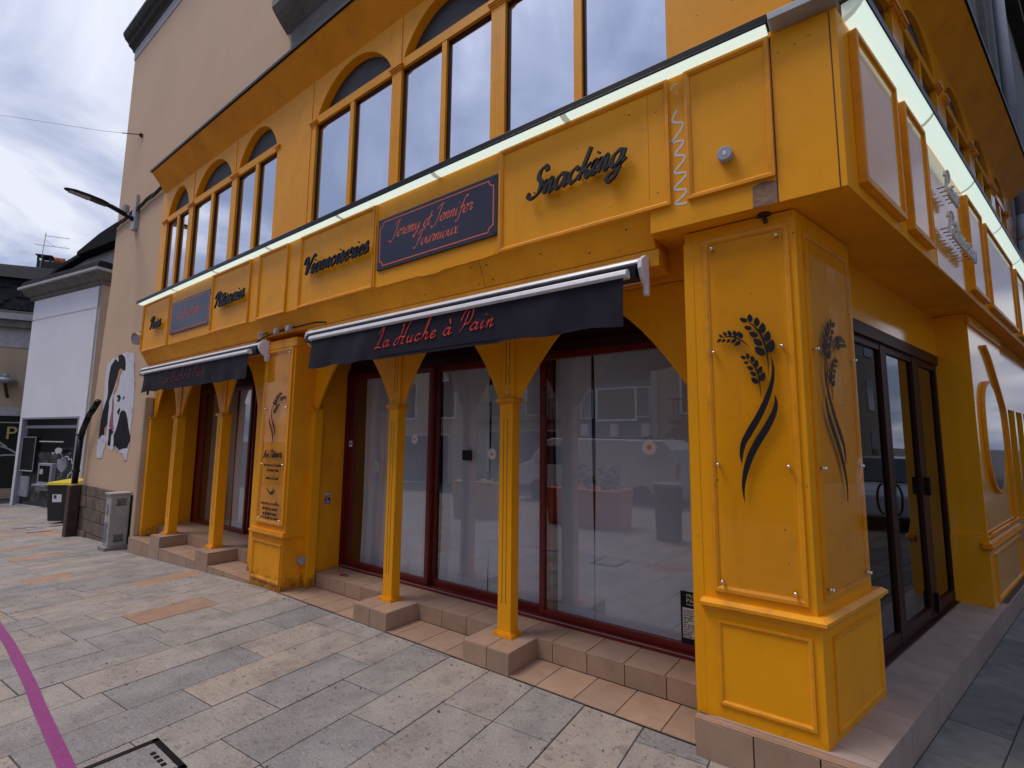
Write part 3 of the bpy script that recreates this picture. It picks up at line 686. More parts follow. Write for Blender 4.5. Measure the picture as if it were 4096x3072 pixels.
jb = MB(); jb.box(MF, -10.56, -10.45, 2.10, 2.9, -.9, -.20); jb.box(MF, -6.75, -6.2, .02, 2.9, -.95, -.2); part(jb, 'jamb', 'yellow')
jb = MB(); k = 0
for c, e_ in ((-5.495, .005), ): 
    jb.box(MF, -5.565, -5.425, 2.075, 2.10, -.37, -.225)
jb.box(MF, -10.57, -10.42, 2.075, 2.10, -.3, -.115)
part(jb, 'impost', 'trim')
# header above arches and ceiling of the arcades
hd = MB(); hd.box(MF, -10.52, -.93, 2.86, 3.30, -.27, -.22); part(hd, 'header', 'yellow_rough')
hd = MB(); hd.box(MF, -10.5, -.5, 2.95, 3.0, -1.2, -.28); part(hd, 'arcade_ceiling', 'brownframe')
# walls, floor and back of the shop interior
it = MB()
it.box(MF, -10.5, -.6, .10, 3.0, -2.6, -2.5); it.box(MF, -10.5, -.6, .12, .16, -2.6, -1.0)
it.box(MF, -10.6, -10.52, .1, 3.0, -2.6, -.9); it.box(MF, -.7, -.6, .1, 3.0, -2.6, -.9)
it.box(MF, -10.5, -.6, 3.0, 3.05, -2.6, -1.0); it.box(MF, -6.4, -5.56, .1, 3.0, -1.6, -.85)
part(it, 'shop_interior', 'interior')

# --- glazing of the main arcade: sliding doors
GW = -.78
def door(name, u0, u1, z0, z1, w, mt='redframe', gm='glass', lw=.055, rw=.055, bt=.07, tp=.06, F=MF, d=.05, glabel=None):
    f = MB(); f.box(F, u0, u0+lw, z0, z1, w-d, w); f.box(F, u1-rw, u1, z0, z1, w-d, w)
    f.box(F, u0+lw, u1-rw, z0, z0+bt, w-d, w-.004); f.box(F, u0+lw, u1-rw, z1-tp, z1, w-d, w-.004)
    o = part(f, name, mt, bevel=.003)
    g = MB().box(F, u0+lw-.01, u1-rw+.01, z0+bt-.01, z1-tp+.01, w-d*.6, w-d*.6+.006); p = part(g, 'pane', gm); p.parent = o
    return o
door('sliding_door', -5.50, -4.00, .175, 2.56, GW, lw=.10)
door('sliding_door', -4.03, -2.475, .175, 2.56, GW-.055)
door('sliding_door', -2.56, -1.02, .175, 2.56, GW)
f = MB(); f.box(MF, -5.52, -.93, .158, .178, -.90, -.72); f.box(MF, -5.52, -.93, .178, .19, -.765, -.755); part(f, 'door_track', 'redframe')
f = MB(); f.box(MF, -5.52, -.93, .1785, .181, -.742, -.738); f.box(MF, -5.52, -.93, .1785, .181, -.752, -.748); part(f, 'track_rail', 'greymetal')
f = MB(); f.box(MF, -5.52, -.93, 2.56, 2.64, -.9, -.74); f.box(MF, -5.52, -.93, 2.64, 2.95, -.9, -.77); part(f, 'door_header', 'brownframe')
f = MB(); f.box(MF, -5.525, -5.50, .16, 2.6, -.84, -.72); part(f, 'door_jamb', 'redframe')
def curtain(u0, u1, z0, z1, w, amp, wl, mt, seed):
    m_ = MB(); n = int((u1-u0)/.018); rows = 14; rnd = random.Random(seed); vs = []
    ph = [rnd.uniform(0, 6) for _ in range(4)]
    for j in range(rows+1):
        z = z0+(z1-z0)*j/rows; r = []
        for i in range(n+1):
            u = u0+(u1-u0)*i/n
            d = amp*(math.sin(u*6.28/wl+ph[0])*.6+math.sin(u*6.28/wl*2.3+ph[1])*.3+math.sin(u*6.28/wl*.45+ph[2]))
            d += amp*.5*math.sin(u*9+z*2+ph[3])*(1-j/rows)
            r.append(m_.b.verts.new(MF.p(u+.01*math.sin(z*2+ph[1]), z, w+d)))
        vs.append(r)
    for j in range(rows):
        for i in range(n): m_.b.faces.new([vs[j][i], vs[j][i+1], vs[j+1][i+1], vs[j+1][i]])
    return part(m_, 'curtain', mt, smooth=True)
for a, b, am, sd_ in ((-5.36, -4.08, .020, 1), (-3.98, -3.30, .018, 2), (-3.27, -2.56, .010, 3), (-2.47, -2.09, .012, 4), (-2.065, -1.03, .006, 5)):
    curtain(a, b, .19, 2.62, GW-.15, am, .33, 'curtain', sd_)
# left arcade glazing
LW = -.92
door('sliding_door', -10.52, -8.42, .18, 2.62, LW, 'redframe', 'glass', lw=.30)
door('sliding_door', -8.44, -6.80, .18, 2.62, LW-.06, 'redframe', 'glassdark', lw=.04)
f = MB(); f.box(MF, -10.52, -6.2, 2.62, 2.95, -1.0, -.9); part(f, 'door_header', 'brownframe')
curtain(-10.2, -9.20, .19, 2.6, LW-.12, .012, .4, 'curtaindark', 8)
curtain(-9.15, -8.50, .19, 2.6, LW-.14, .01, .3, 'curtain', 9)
sh = MB(); rnd = random.Random(3)
for z in (.6, 1.0, 1.4, 1.8): sh.box(MF, -8.35, -6.8, z, z+.02, -1.5, -1.25)
part(sh, 'shelf', 'palestone')
sh = MB()
for z in (.62, 1.02, 1.42):
    for k in range(9): u = -8.3+k*.16; sh.box(MF, u, u+.1, z, z+rnd.uniform(.1, .24), -1.42, -1.3)
part(sh, 'goods_on_shelves', 'postwhite')

# --- sign band
bd = MB(); bd.box(MF, -10.51, -1.12, 3.235, 4.11, -.15, .10); 
bd.sweep([(.10, 3.08, -.027), (.10, 4.11, -.027), (-.15, 4.11, -.27), (-.15, 3.08, -.27)], -1.12, 9.85)
part(bd, 'sign_band', 'yellow', bevel=.004)
# seam lines / corner cover strips
sm = MB()
for x_ in (-.378, -.086): sm.box(MF, x_-.003, x_+.003, 3.082, 4.10, .10, .1012)
part(sm, 'panel_seam', 'rust')
PAN = [(-10.505, -9.30), (-7.70, -6.555), (-6.325, -5.63), (-5.35, -3.975), (-2.37, -.978), (-.873, -.385)]
for a, b in PAN:
    k = MB(); k.frame(MF, a, b, 3.238, 4.098, .10, .122, .032); fr_ = part(k, 'panel_frame', 'trim')
for a, b in ((-9.27, -7.735), (-3.95, -2.39)):
    k = MB(); k.box(MF, a-.02, a, 3.24, 4.10, .10, .115); k.box(MF, b, b+.02, 3.24, 4.10, .10, .112); part(k, 'batten', 'trim')
# screw heads on the cove boards
for i, (x_, t) in enumerate(((-4.6, .25), (-4.5, .8), (-3.9, .3), (-3.3, .75), (-2.7, .2), (-2.66, .85), (-2.53, .25), (-2.5, .8), (-2.0, .35), (-1.6, .7), (-1.3, .3), (-7.2, .3), (-8.4, .6), (-9.6, .3))):
    z = 3.2345-(3.2345-3.022)*t; y_ = -.095+.095*t
    k = MB(); k.cyl((x_, y_-.0005, z), (x_, y_-.004, z-.002), .006, .006, 8); part(k, 'screw_head', 'black')
# exposed wood patch, loose edge
k = MB(); k.prism(MF, [(-.508, 3.083), (-.381, 3.083), (-.381, 3.215), (-.46, 3.225), (-.505, 3.21)], .10, .1035); part(k, 'bare_wood_patch', 'oldwood')
k = MB(); ps = [(-3.93, 3.236)] + [(-3.93+i*.06, 3.229-.003*math.sin(i*2.3)-(.016*math.sin((i-10)*.5) if 10 < i < 16 else 0)) for i in range(1, 25)] + [(-2.42, 3.236), (-2.42, 3.27), (-3.93, 3.27)]
k.prism(MF, ps, .1005, .104); part(k, 'peeling_edge', 'yellow')
# coves under band
cv = MB()
def covebox(mb, x0, x1, pr):
    a = [mb.b.verts.new((x0, -w_, z)) for w_, z in pr]; b = [mb.b.verts.new((x1, -w_, z)) for w_, z in pr]
    mb.b.faces.new(a); mb.b.faces.new(b[::-1])
    for i in range(len(pr)): mb.b.faces.new([a[i], a[(i+1) % len(pr)], b[(i+1) % len(pr)], b[i]])
covebox(cv, -10.50, -5.56, [(.095, 3.2345), (-.02, 3.03), (-.25, 3.03), (-.25, 3.2345)])
covebox(cv, -5.555, -2.60, [(.095, 3.2345), (.0, 3.02), (-.25, 3.02), (-.25, 3.2345)])
covebox(cv, -2.595, -1.125, [(.095, 3.2345), (.0, 3.02), (-.25, 3.02), (-.25, 3.2345)])
part(cv, 'cove_soffit', 'yellow_rough')
cv = MB(); cv.box(MF, -5.30, -1.105, 2.90, 3.015, -.24, -.001); cv.box(MF, -10.48, -6.30, 2.93, 3.025, -.24, -.03); part(cv, 'fascia_board', 'trim', bevel=.003)
cv = MB()
c_ = [Vector((-1.12, -.095, 3.078)), Vector((-.058, -.095, 3.078)), SFr(-.03).p(9.85, 3.078), SFr(-.03).p(9.85, 3.078, -.6), Vector((-.6, .6, 3.078)), Vector((-1.12, .6, 3.078))]
cv.quad(c_); cv.quad([p+Vector((0, 0, .02)) for p in c_]); part(cv, 'soffit', 'yellow_rough')
k = MB(); k.cyl((-.47, .0, 3.078), (-.47, .0, 3.06), .035); k.cyl((-.47, .0, 3.06), (-.46, .0, 3.02), .012); part(k, 'bell_mount', 'rust')

# --- lit cornice strip
k = MB(); k.box(MF, -10.60, -.375, 4.13, 4.17, .10, .205); k.box(MF, -10.60, -.375, 4.112, 4.13, .196, .205); part(k, 'cornice_cap', 'black', bevel=.003)
k = MB(); k.box(MF, -.373, -.04, 4.13, 4.172, .05, .20); part(k, 'cornice_flashing', 'greymetal', bevel=.003)
xs_ = [-10.58, -9.05, -7.55, -6.05, -4.55, -3.1, -1.75, -.385]
for i in range(len(xs_)-1):
    k = MB(); a, b = xs_[i]+.0, xs_[i+1]
    pr = [(.195, 4.129), (.195, 4.112), (.165, 4.100), (.125, 4.099), (.105, 4.104), (.102, 4.129)]
    covebox(k, a+.05, b-.001, pr); part(k, 'light_tube', 'lamp')
    k = MB(); covebox(k, a, a+.05, pr); part(k, 'light_tube_end', 'lampdim')
# side strip
SB = SFr(-.027)
k = MB(); k.box(SB, -.05, 9.85, 4.172, 4.205, 0, .112); k.box(SB, -.05, 9.85, 4.155, 4.172, .104, .112); part(k, 'cornice_cap', 'black')
sx_ = [-.02, 1.5, 3.0, 4.5, 6.0, 7.5, 9.0]
for i in range(len(sx_)-1):
    a, b = sx_[i], sx_[i+1]
    for (p, q, mt) in ((a+.04, b-.001, 'lamp'), (a, a+.04, 'lampdim')):
        k = MB(); pr = [(.103, 4.171), (.103, 4.160), (.085, 4.135), (.05, 4.105), (.0045, 4.085), (.0045, 4.171)]
        A1 = [k.b.verts.new(SB.p(p, z, w_)) for w_, z in pr]; B1 = [k.b.verts.new(SB.p(q, z, w_)) for w_, z in pr]
        k.b.faces.new(A1); k.b.faces.new(B1[::-1])
        for j in range(6): k.b.faces.new([A1[j], A1[(j+1) % 6], B1[(j+1) % 6], B1[j]])
        part(k, 'light_tube' if mt == 'lamp' else 'light_tube_end', mt)
# --- side band raised panels
for a, b in ((.07, .83), (1.01, 1.55), (3.02, 3.75), (3.96, 5.80), (6.1, 6.9), (7.1, 9.6)):
    k = MB(); k.box(SB, a, b, 3.15, 3.19, .0, .043); k.box(SB, a, b, 4.03, 4.06, .0, .043)
    k.box(SB, a, a+.03, 3.19, 4.03, 0, .043); k.box(SB, b-.03, b, 3.19, 4.03, 0, .043); fr_ = part(k, 'panel_frame', 'trim', bevel=.003)
    k = MB(); k.box(SB, a+.03, b-.03, 3.19, 4.03, 0, .03); give(part(k, 'panel', 'yellow_gloss'), fr_)
k = MB(); k.box(SB, 1.80, 3.06, 3.09, 4.07, .0, .004); part(k, 'panel', 'yellow_gloss')

# --- upper storey, main face
UW, UD = -.05, -.095
FR = []   # solid fronts
PIL = [(-10.56, -10.29), (-9.31, -9.14), (-7.72, -7.55), (-6.39, -5.45), (-4.0, -3.85), (-2.62, -2.46), (-1.03, -.267)]
WIN = [(-10.29, -9.31, -9.83, -9.74), (-9.14, -7.72, -8.45, -8.36), (-7.55, -6.39, -7.0, -6.91), (-5.45, -4.0, -4.75, -4.68), (-3.85, -2.62, -3.255, -3.19), (-2.46, -1.03, -1.77, -1.70)]
wl_ = MB()
ZT = 6.30
for a, b in PIL[:-1]: wl_.box(MF, a, b, 4.05, ZT, -.30, UW)
part(wl_, 'upper_wall', 'yellow')
wl_ = MB(); wl_.sweep([(UW, 4.05, -.28), (UW, ZT, -.28), (-.3, ZT, -.6), (-.3, 4.05, -.6)], -1.03, .95); part(wl_, 'upper_wall', 'yellow')
for (a, b, c, d) in WIN:
    wf = MB(); wf.box(MF, a, b, 5.665, 5.77, -.3, UW-.002)
    sp = [(a, 5.77)] + arcpts(a+.03, b-.03, 5.77, .44, 2.1, 24, .8) + [(b, 5.77), (b, ZT), (a, ZT)]
    wf.prism(MF, sp, -.16, UW-.001); wf.box(MF, c, d, 4.05, 5.665, -.13, UW-.006)
    win = part(wf, 'arched_window', 'yellow')
    k = MB(); k.box(MF, a, b, 5.77, 6.25, -.15, -.145); give(part(k, 'arch_screen', 'screen'), win)
    for (p, q) in ((a, c), (d, b)):
        k = MB(); k.box(MF, p, q, 4.0, 5.665, UD-.01, UD-.004); give(part(k, 'pane', 'skyglass'), win)
    k = MB()
    for (p, q) in ((a, c), (d, b)):
        k.box(MF, p, p+.018, 4.05, 5.665, UD-.004, UD+.012); k.box(MF, q-.012, q, 4.05, 5.665, UD-.004, UD+.012); k.box(MF, p+.018, q-.012, 5.64, 5.665, UD-.004, UD+.012)
    give(part(k, 'glazing_bead', 'brownframe'), win)
k = MB()
for a, b in PIL[:3]+[(-6.40, -6.34), (-5.55, -5.45)]+PIL[4:6]:
    if b-a > .2: b_, a_ = b, b-.16
    else: a_, b_ = a, b
    for z, e_ in ((5.655, .008), (5.675, .02), (5.695, .03)): k.box(MF, a_-e_, b_+e_, z, z+.02, UW-.02, UW+e_)
part(k, 'pilaster_cap', 'trim')
k = MB()
for x_ in (-9.16, -7.62, -5.555, -3.86, -2.5): k.box(MF, x_-.008, x_+.008, 5.72, ZT, UW, UW+.008)
for x_ in (-3.95, -3.91, -2.56, -2.52): k.box(MF, x_-.002, x_+.002, 4.2, 5.6, UW+.0003, UW+.0008)
k.box(MF, -5.56, -5.548, 4.2, 5.65, UW, UW+.006)
part(k, 'batten', 'trim')
# eaves cove sweeping round the corner
k = MB(); k.sweep([(UW-.01, 6.27, -.29), (.19, 6.585, .037), (.19, 6.60, .037), (-.3, 6.60, -.6), (-.3, 6.27, -.6)], -10.5, 9.82); part(k, 'eaves_cove', 'yellow_rough')
k = MB(); k.sweep([(.19, 6.601, .04), (.215, 6.601, .062), (.215, 6.64, .062), (-.2, 6.85, -.3), (-.2, 6.601, -.3)], -10.53, 9.84); part(k, 'eaves_edge', 'black')

# --- upper storey, side face
SU = SFr(-.28)
OPN = [(.95, 2.35), (2.72, 4.02), (4.46, 5.79), (6.17, 7.42), (7.80, 8.96)]
wl_ = MB(); prev = .6
for a, b in OPN: wl_.box(SU, prev, a, 4.05, ZT, -.3, 0); prev = b
wl_.box(SU, prev, 9.82, 4.05, ZT, -.3, 0); part(wl_, 'upper_wall', 'yellow_gloss')
for a, b in OPN:
    wf = MB(); c = (a+b)/2; wf.box(SU, a, b, 5.76, 5.865, -.3, -.002); wf.box(SU, c-.05, c+.05, 4.05, 5.76, -.15, -.008)
    wf.prism(SU, [(a, 5.865)] + arcpts(a+.02, b-.02, 5.865, .35, 2.1, 22, .8) + [(b, 5.865), (b, ZT), (a, ZT)], -.2, -.001); win = part(wf, 'arched_window', 'yellow_gloss')
    k = MB(); k.box(SU, a, b, 5.865, 6.25, -.06, -.05); give(part(k, 'arch_screen', 'screen'), win)
    for p, q in ((a, c-.05), (c+.05, b)):
        k = MB(); k.box(SU, p, q, 4.0, 5.76, -.06, -.05); give(part(k, 'pane', 'vanglass'), win)
k = MB()
for a, b in OPN:
    for c in (a-.06, b+.06):
        for z, e_ in ((5.72, .01), (5.75, .03), (5.78, .045)): k.box(SU, c-.06-e_, c+.06+e_, z, z+.03, -.02, e_)
part(k, 'pilaster_cap', 'trim')
k = MB()
for s_ in (2.5, 4.40, 6.0, 7.6): k.box(SU, s_-.01, s_+.01, 5.8, ZT, 0, .01)
part(k, 'batten', 'trim')

# --- side doors
SD = SFr(-.43)
k = MB(); k.box(SD, .70, 4.0, 2.56, 2.66, -.12, .0); k.box(SD, .70, 4.0, .19, .21, -.12, .01); k.box(SD, 3.82, 4.0, .2, 2.66, -.12, 0); part(k, 'side_door_frame', 'brownframe', bevel=.003)
d1 = door('side_door', .72, 2.03, .21, 2.56, -.02, 'brownframe', 'glassdark', lw=.06, rw=.10, bt=.10, F=SD)
d2 = door('side_door', 2.03, 3.02, .21, 2.56, -.02, 'brownframe', 'glassdark', lw=.05, rw=.16, bt=.10, F=SD)
d3 = door('side_door', 3.02, 3.83, .21, 2.56, -.02, 'brownframe', 'glassdark', lw=.05, rw=.12, bt=.10, F=SD)
k = MB(); h_ = [SD.p(1.98, 1.30+.12*math.sin(t)*1.0, .0+.04*math.cos(t)) for t in [-1.57+i*.314 for i in range(11)]]; k.tube(h_, .009); give(part(k, 'handle', 'black'), d1)
k = MB(); k.box(SD, 2.93, 2.99, 1.28, 1.44, -.02, .02); k.box(SD, 2.95, 2.99, .25, .42, -.02, .01); give(part(k, 'latch', 'black'), d2)
k = MB(); k.box(SD, .3, 4.1, 2.66, 3.08, -.2, -.01); part(k, 'door_header_panel', 'yellow_gloss')
k = MB(); k.box(SD, .8, 4.3, .1, 3.0, -2.2, -2.1); k.box(SD, .8, 4.3, .16, .19, -2.1, -.12); part(k, 'side_interior', 'interior')
k = MB(); k.box(SD, 2.45, 3.75, .3, 2.5, -.6, -.55); part(k, 'interior_partition', 'yellow_rough')

# --- second side pillar and side wall
S2 = SFr(-.155)
k = MB(); k.box(S2, 3.70, 5.62, .86, 3.075, -.36, -.012); k.box(S2, 3.67, 5.68, .0, .86, -.36, 0); sp_ = part(k, 'side_pillar', 'yellow_gloss', bevel=.005)
k = MB()
for z, e_ in ((.735, .015), (.755, .035), (.78, .02)): k.box(S2, 3.67-e_, 5.7, z, z+.022, -.05, e_)
k.box(S2, 3.80, 5.60, .855, .885, 0, .02)
k.frame(S2, 3.84, 5.55, .235, .68, 0, .014, .03)
k.box(S2, 3.69, 5.64, 2.96, 3.06, -.02, .002)
give(part(k, 'moulding', 'trim'), sp_)
k = MB(); R1 = [(4.15+.85*t, 2.84-.70*t**2.2) for t in [i/16 for i in range(17)]] + [(5.42, 1.9), (5.42, 1.4), (5.42, .9)]
R1 = crom([(4.42, 2.82), (4.65, 2.72), (4.95, 2.5), (5.2, 2.3), (5.38, 2.1), (5.43, 1.6), (5.43, .9)], 6)
ribbon(k, S2, R1, .018, -.01, .022); ribbon(k, S2, crom([(4.42, 2.42), (4.2, 2.36), (4.04, 2.2), (4.0, 1.9), (4.03, 1.6), (4.2, 1.35), (4.5, 1.24)], 6), .016, -.01, .02)
give(part(k, 'curved_moulding', 'trim'), sp_)
k = MB(); k.prism(S2, [(4.6+.58*math.cos(t), 1.83+.58*math.sin(t)) for t in [i*math.pi/16 for i in range(32)]], -.012, -.006); give(part(k, 'oval_glass', 'vanglass'), sp_)
k = MB(); k.box(S2, 5.62, 9.85, .0, .82, -.3, -.02); k.box(S2, 5.62, 9.85, 2.2, 3.07, -.3, -.03)
for s_ in (5.62, 6.3, 7.0, 7.7, 8.4, 9.1, 9.7): k.box(S2, s_, s_+.14, .82, 2.2, -.2, -.01)
part(k, 'side_wall', 'yellow_gloss')
k = MB(); k.box(S2, 5.62, 9.85, .82, 2.2, -.16, -.15); part(k, 'side_window_glass', 'vanglass')

# ================================================================ signs
def standoff(F, text, u0, u1, z, xh, w0, name, label, mt='letter', hw=.17, th=.018, rise=0.0):
    k = MB(); script(k, F, text, u0, u1, z, xh, w0, w0+th, hw, .22, rise)
    t_ = thing(name, label, 'sign', group='raised script letter signs'); o = k.build('letters', mt, t_)
    k = MB(); n = len(text)
    for i in range(n): k.cyl(F.p(u0+(i+.5)*(u1-u0)/n, z+xh*.5, w0-.045), F.p(u0+(i+.5)*(u1-u0)/n, z+xh*.5, w0+.004), .004, n=6)
    k.build('pins', 'black', t_); settle(t_, F.p((u0+u1)/2, z, w0)); return t_
standoff(MF, 'Snacking', -2.06, -1.27, 3.575, .098, .140, 'letter_sign', 'black raised script letters reading Snacking on the yellow band', rise=.035, hw=.2)
standoff(MF, 'Viennoiseries', -5.19, -4.02, 3.585, .098, .140, 'letter_sign', 'dark raised script letters reading Viennoiseries on the yellow band', rise=.02)
standoff(MF, 'Pâtisseries', -7.49, -6.62, 3.565, .098, .140, 'letter_sign', 'dark raised script letters reading Pâtisseries left of the narrow blank panel', rise=.02)
standoff(MF, 'Pains', -9.99, -9.52, 3.575, .098, .140, 'letter_sign', 'dark raised script letters reading Pains at the far left of the band', rise=.01)
standoff(SB, 'Pains', 1.88, 2.35, 3.70, .095, .060, 'letter_sign', 'pale raised script letters reading Pains on the side street band', 'graffiti', hw=.14)
standoff(SB, 'Pâtisseries', 1.86, 2.95, 3.36, .095, .060, 'letter_sign', 'pale raised script letters reading Pâtisseries on the side street band', 'graffiti', hw=.14)
def board(u0, u1, z0, z1, lines, label, faint):
    t_ = thing('sign_board', label, 'sign', group='navy name boards')
    MB().box(MF, u0, u1, z0, z1, .101, .12).build('panel', 'navyboard', t_, .002)
    k = MB(); i = .038; r = .05; W0, W1 = .1203, .1212; a, b, c, d = u0+i, u1-i, z0+i, z1-i
    path = []
    for cx, cz, t0 in ((a, c, 0), (b, c, 90), (b, d, 180), (a, d, 270)):
        arc = [(cx+r*math.cos(math.radians(t0+90-q)), cz+r*math.sin(math.radians(t0+90-q))) for q in (0, 22, 45, 68, 90)]
        path += arc
    path.append(path[0])
    for j in range(len(path)-1): ribbon(k, MF, [path[j], path[j+1]], .0055, W0, W1)
    k.build('border', 'coral', t_)
    for (tx, ua, ub, z, xh) in lines:
        k = MB(); script(k, MF, tx, ua, ub, z, xh, W0, W1, .12, .30, .0, .6, asc=1.35); k.build('lettering', faint, t_)
    k = MB()
    for (x_, z_) in ((u0+.02, z0+.02), (u1-.02, z0+.02), (u0+.02, z1-.02), (u1-.02, z1-.02), ((u0+u1)/2, z1-.02), ((u0+u1)/2, z0+.02)): k.cyl(MF.p(x_, z_, .12), MF.p(x_, z_, .123), .007, n=8)
    k.build('screw', 'black', t_); settle(t_, MF.p((u0+u1)/2, z0, .1))
board(-3.905, -2.388, 3.392, 3.912, [('Jeremy et Jennifer', -3.70, -2.66, 3.68, .064), ('Fournioux', -3.36, -2.82, 3.515, .060)], 'navy board with orange border reading Jeremy et Jennifer Fournioux', 'coral')
board(-9.17, -7.705, 3.392, 3.912, [('La Huchette', -8.90, -8.05, 3.615, .062)], 'navy board with orange border reading La Huchette, near the left end', 'coral')

# graffiti squiggle on the strip, grey button
k = MB()
ribbon(k, MF, crom([(-.925, 3.87), (-.955, 3.82), (-.945, 3.79), (-.895, 3.77), (-.90, 3.73), (-.965, 3.66), (-.955, 3.655), (-.90, 3.65), (-.895, 3.625), (-.94, 3.58), (-.935, 3.56), (-.89, 3.545), (-.895, 3.51), (-.95, 3.46), (-.94, 3.44), (-.885, 3.43), (-.89, 3.40), (-.955, 3.35), (-.94, 3.33), (-.885, 3.315), (-.90, 3.28), (-.955, 3.24), (-.88, 3.225)], 5), .007, .1002, .1008)
ribbon(k, MF, crom([(-.96, 4.02), (-.95, 4.045), (-.915, 4.05)], 4), .004, .1002, .1008); ribbon(k, MF, [(-.93, 4.0), (-.92, 3.98)], .004, .1002, .1008)
tag(k.build('graffiti_squiggle', 'graffiti'), 'pale zigzag scribble painted on the narrow strip right of Snacking', 'graffiti')
t_ = thing('wall_button', 'round grey plastic button sensor on the last yellow panel', 'sensor')
MB().cyl((-.640, -.100, 3.448), (-.640, -.15, 3.448), .043, .043, 32).build('body', 'greyplastic', t_, .003)
MB().box(MF, -.648, -.632, 3.435, 3.461, .15, .1515).build('mark', 'whitemetal', t_); settle(t_, (-.64, -.1, 3.448))

# ================================================================ awnings
def awning(x0, x1, bx0, bx1, vx0, vx1, label, text, tu, mt, seed):
    t_ = thing('awning', label, 'awning', group='folded shop awnings')
    k = MB(); covebox(k, x0, x1, [(.0, 2.80), (.0, 2.945), (.055, 2.955), (.115, 2.925), (.125, 2.905), (.118, 2.895), (.03, 2.895), (.03, 2.80)]); k.build('cassette', 'whitemetal', t_, .003)
    k = MB(); covebox(k, x0+.01, x1-.01, [(.03, 2.80), (.03, 2.894), (.115, 2.894), (.150, 2.875), (.15, 2.80)]); k.build('cassette_slot', 'black', t_)
    k = MB(); covebox(k, bx0, bx1, [(.14, 2.80), (.160, 2.845), (.18, 2.850), (.208, 2.838), (.218, 2.805), (.20, 2.792), (.15, 2.79)]); k.build('front_bar', 'whitemetal', t_, .004)
    for xe, nm in ((x1, 'end_cap'), (x0-.03, 'end_cap')):
        k = MB(); covebox(k, xe, xe+.03, [(.0, 2.70), (.045, 2.70), (.05, 2.76), (.105, 2.80), (.14, 2.86), (.13, 2.92), (.06, 2.965), (.0, 2.965)]); k.build(nm, 'whitemetal', t_, .006)
    k = MB(); n = int((vx1-vx0)/.03); rows = 10; rnd = random.Random(seed); vs = []
    folds = [(rnd.uniform(vx0, vx1), rnd.uniform(.05, .16), rnd.uniform(.5, 1)) for _ in range(9)]
    for side in (0, 1):
        g = []
        for j in range(rows+1):
            t = j/rows; r = []
            for i in range(n+1):
                x_ = vx0+(vx1-vx0)*i/n
                fl = max(0, 1-abs(x_-(tu[0]+tu[1])/2)/((tu[1]-tu[0])*.62))
                lo = 1-min(1, fl*3)
                d = sum(math.exp(-((x_-c)/s_)**2)*a_ for c, s_, a_ in folds)*.030*t*lo + .010*math.sin(x_*9+t*1.5)*t*lo + .006*math.sin(x_*23-t*3)*t*lo + .004*t
                z = 2.792 - (2.792-2.480)*t + (lo*.010*math.sin(x_*11)*t)
                r.append(k.b.verts.new((x_, -(.19+d)-side*.0015, z)))
            g.append(r)
        vs.append(g)
    for side in (0, 1):
        for j in range(rows):
            for i in range(n): k.b.faces.new([vs[side][j][i], vs[side][j][i+1], vs[side][j+1][i+1], vs[side][j+1][i]])
    v_ = k.build('valance', 'canvas', t_, smooth=True)
    k = MB(); k.box(MF, tu[0]-.25, tu[1]+.3, 2.507, 2.511, .1965, .1985)
    o = k.build('hem', 'black', t_)
    k = MB(); wv = .1985
    script(k, MF, text, tu[0], tu[1], 2.585, .060, wv, wv+.0015, .115, .35, .03, .75, gap=.22, asc=2.1)
    for q_ in pieces(k, .02): q_.build('lettering', mt, t_)
    settle(t_, ((x0+x1)/2, 0, 2.8)); return t_
awning(-5.08, -1.20, -4.905, -1.245, -4.86, -1.275, 'navy folded awning with red script reading La Huche à Pain over the three arches', 'La Huche à Pain', (-3.78, -2.33), 'redtext', 3)
awning(-10.28, -6.17, -10.02, -6.27, -9.90, -6.28, 'navy folded awning with faint red script, over the left arches', 'La Huche à Pain', (-9.0, -7.5), 'redtextdim', 5)

# ================================================================ wheat plates
LEAF = [[(-0.623, 2.467), (-0.583, 2.44)], [(-0.57, 2.486), (-0.564, 2.434)], [(-0.533, 2.462), (-0.531, 2.406)], [(-0.501, 2.425), (-0.508, 2.361)], [(-0.473, 2.373), (-0.487, 2.311)], [(-0.455, 2.322), (-0.477, 2.246)], [(-0.602, 2.412), (-0.561, 2.395)], [(-0.576, 2.377), (-0.532, 2.346)], [(-0.554, 2.335), (-0.511, 2.291)], [(-0.55, 2.286), (-0.499, 2.235)], [(-0.743, 2.383), (-0.722, 2.364)], [(-0.718, 2.396), (-0.698, 2.37)], [(-0.691, 2.403), (-0.673, 2.367)], [(-0.66, 2.399), (-0.645, 2.358)], [(-0.635, 2.39), (-0.614, 2.345)], [(-0.755, 2.338), (-0.729, 2.354)], [(-0.727, 2.331), (-0.708, 2.353)], [(-0.702, 2.328), (-0.679, 2.348)], [(-0.677, 2.325), (-0.646, 2.345)], [(-0.658, 2.307), (-0.622, 2.329)], [(-0.627, 2.242), (-0.6, 2.222)], [(-0.592, 2.256), (-0.585, 2.22)], [(-0.567, 2.239), (-0.56, 2.198)], [(-0.541, 2.213), (-0.549, 2.166)], [(-0.518, 2.174), (-0.534, 2.13)], [(-0.505, 2.138), (-0.526, 2.086)], [(-0.613, 2.202), (-0.585, 2.198)], [(-0.595, 2.178), (-0.564, 2.155)], [(-0.579, 2.145), (-0.549, 2.119)], [(-0.576, 2.111), (-0.54, 2.075)]]
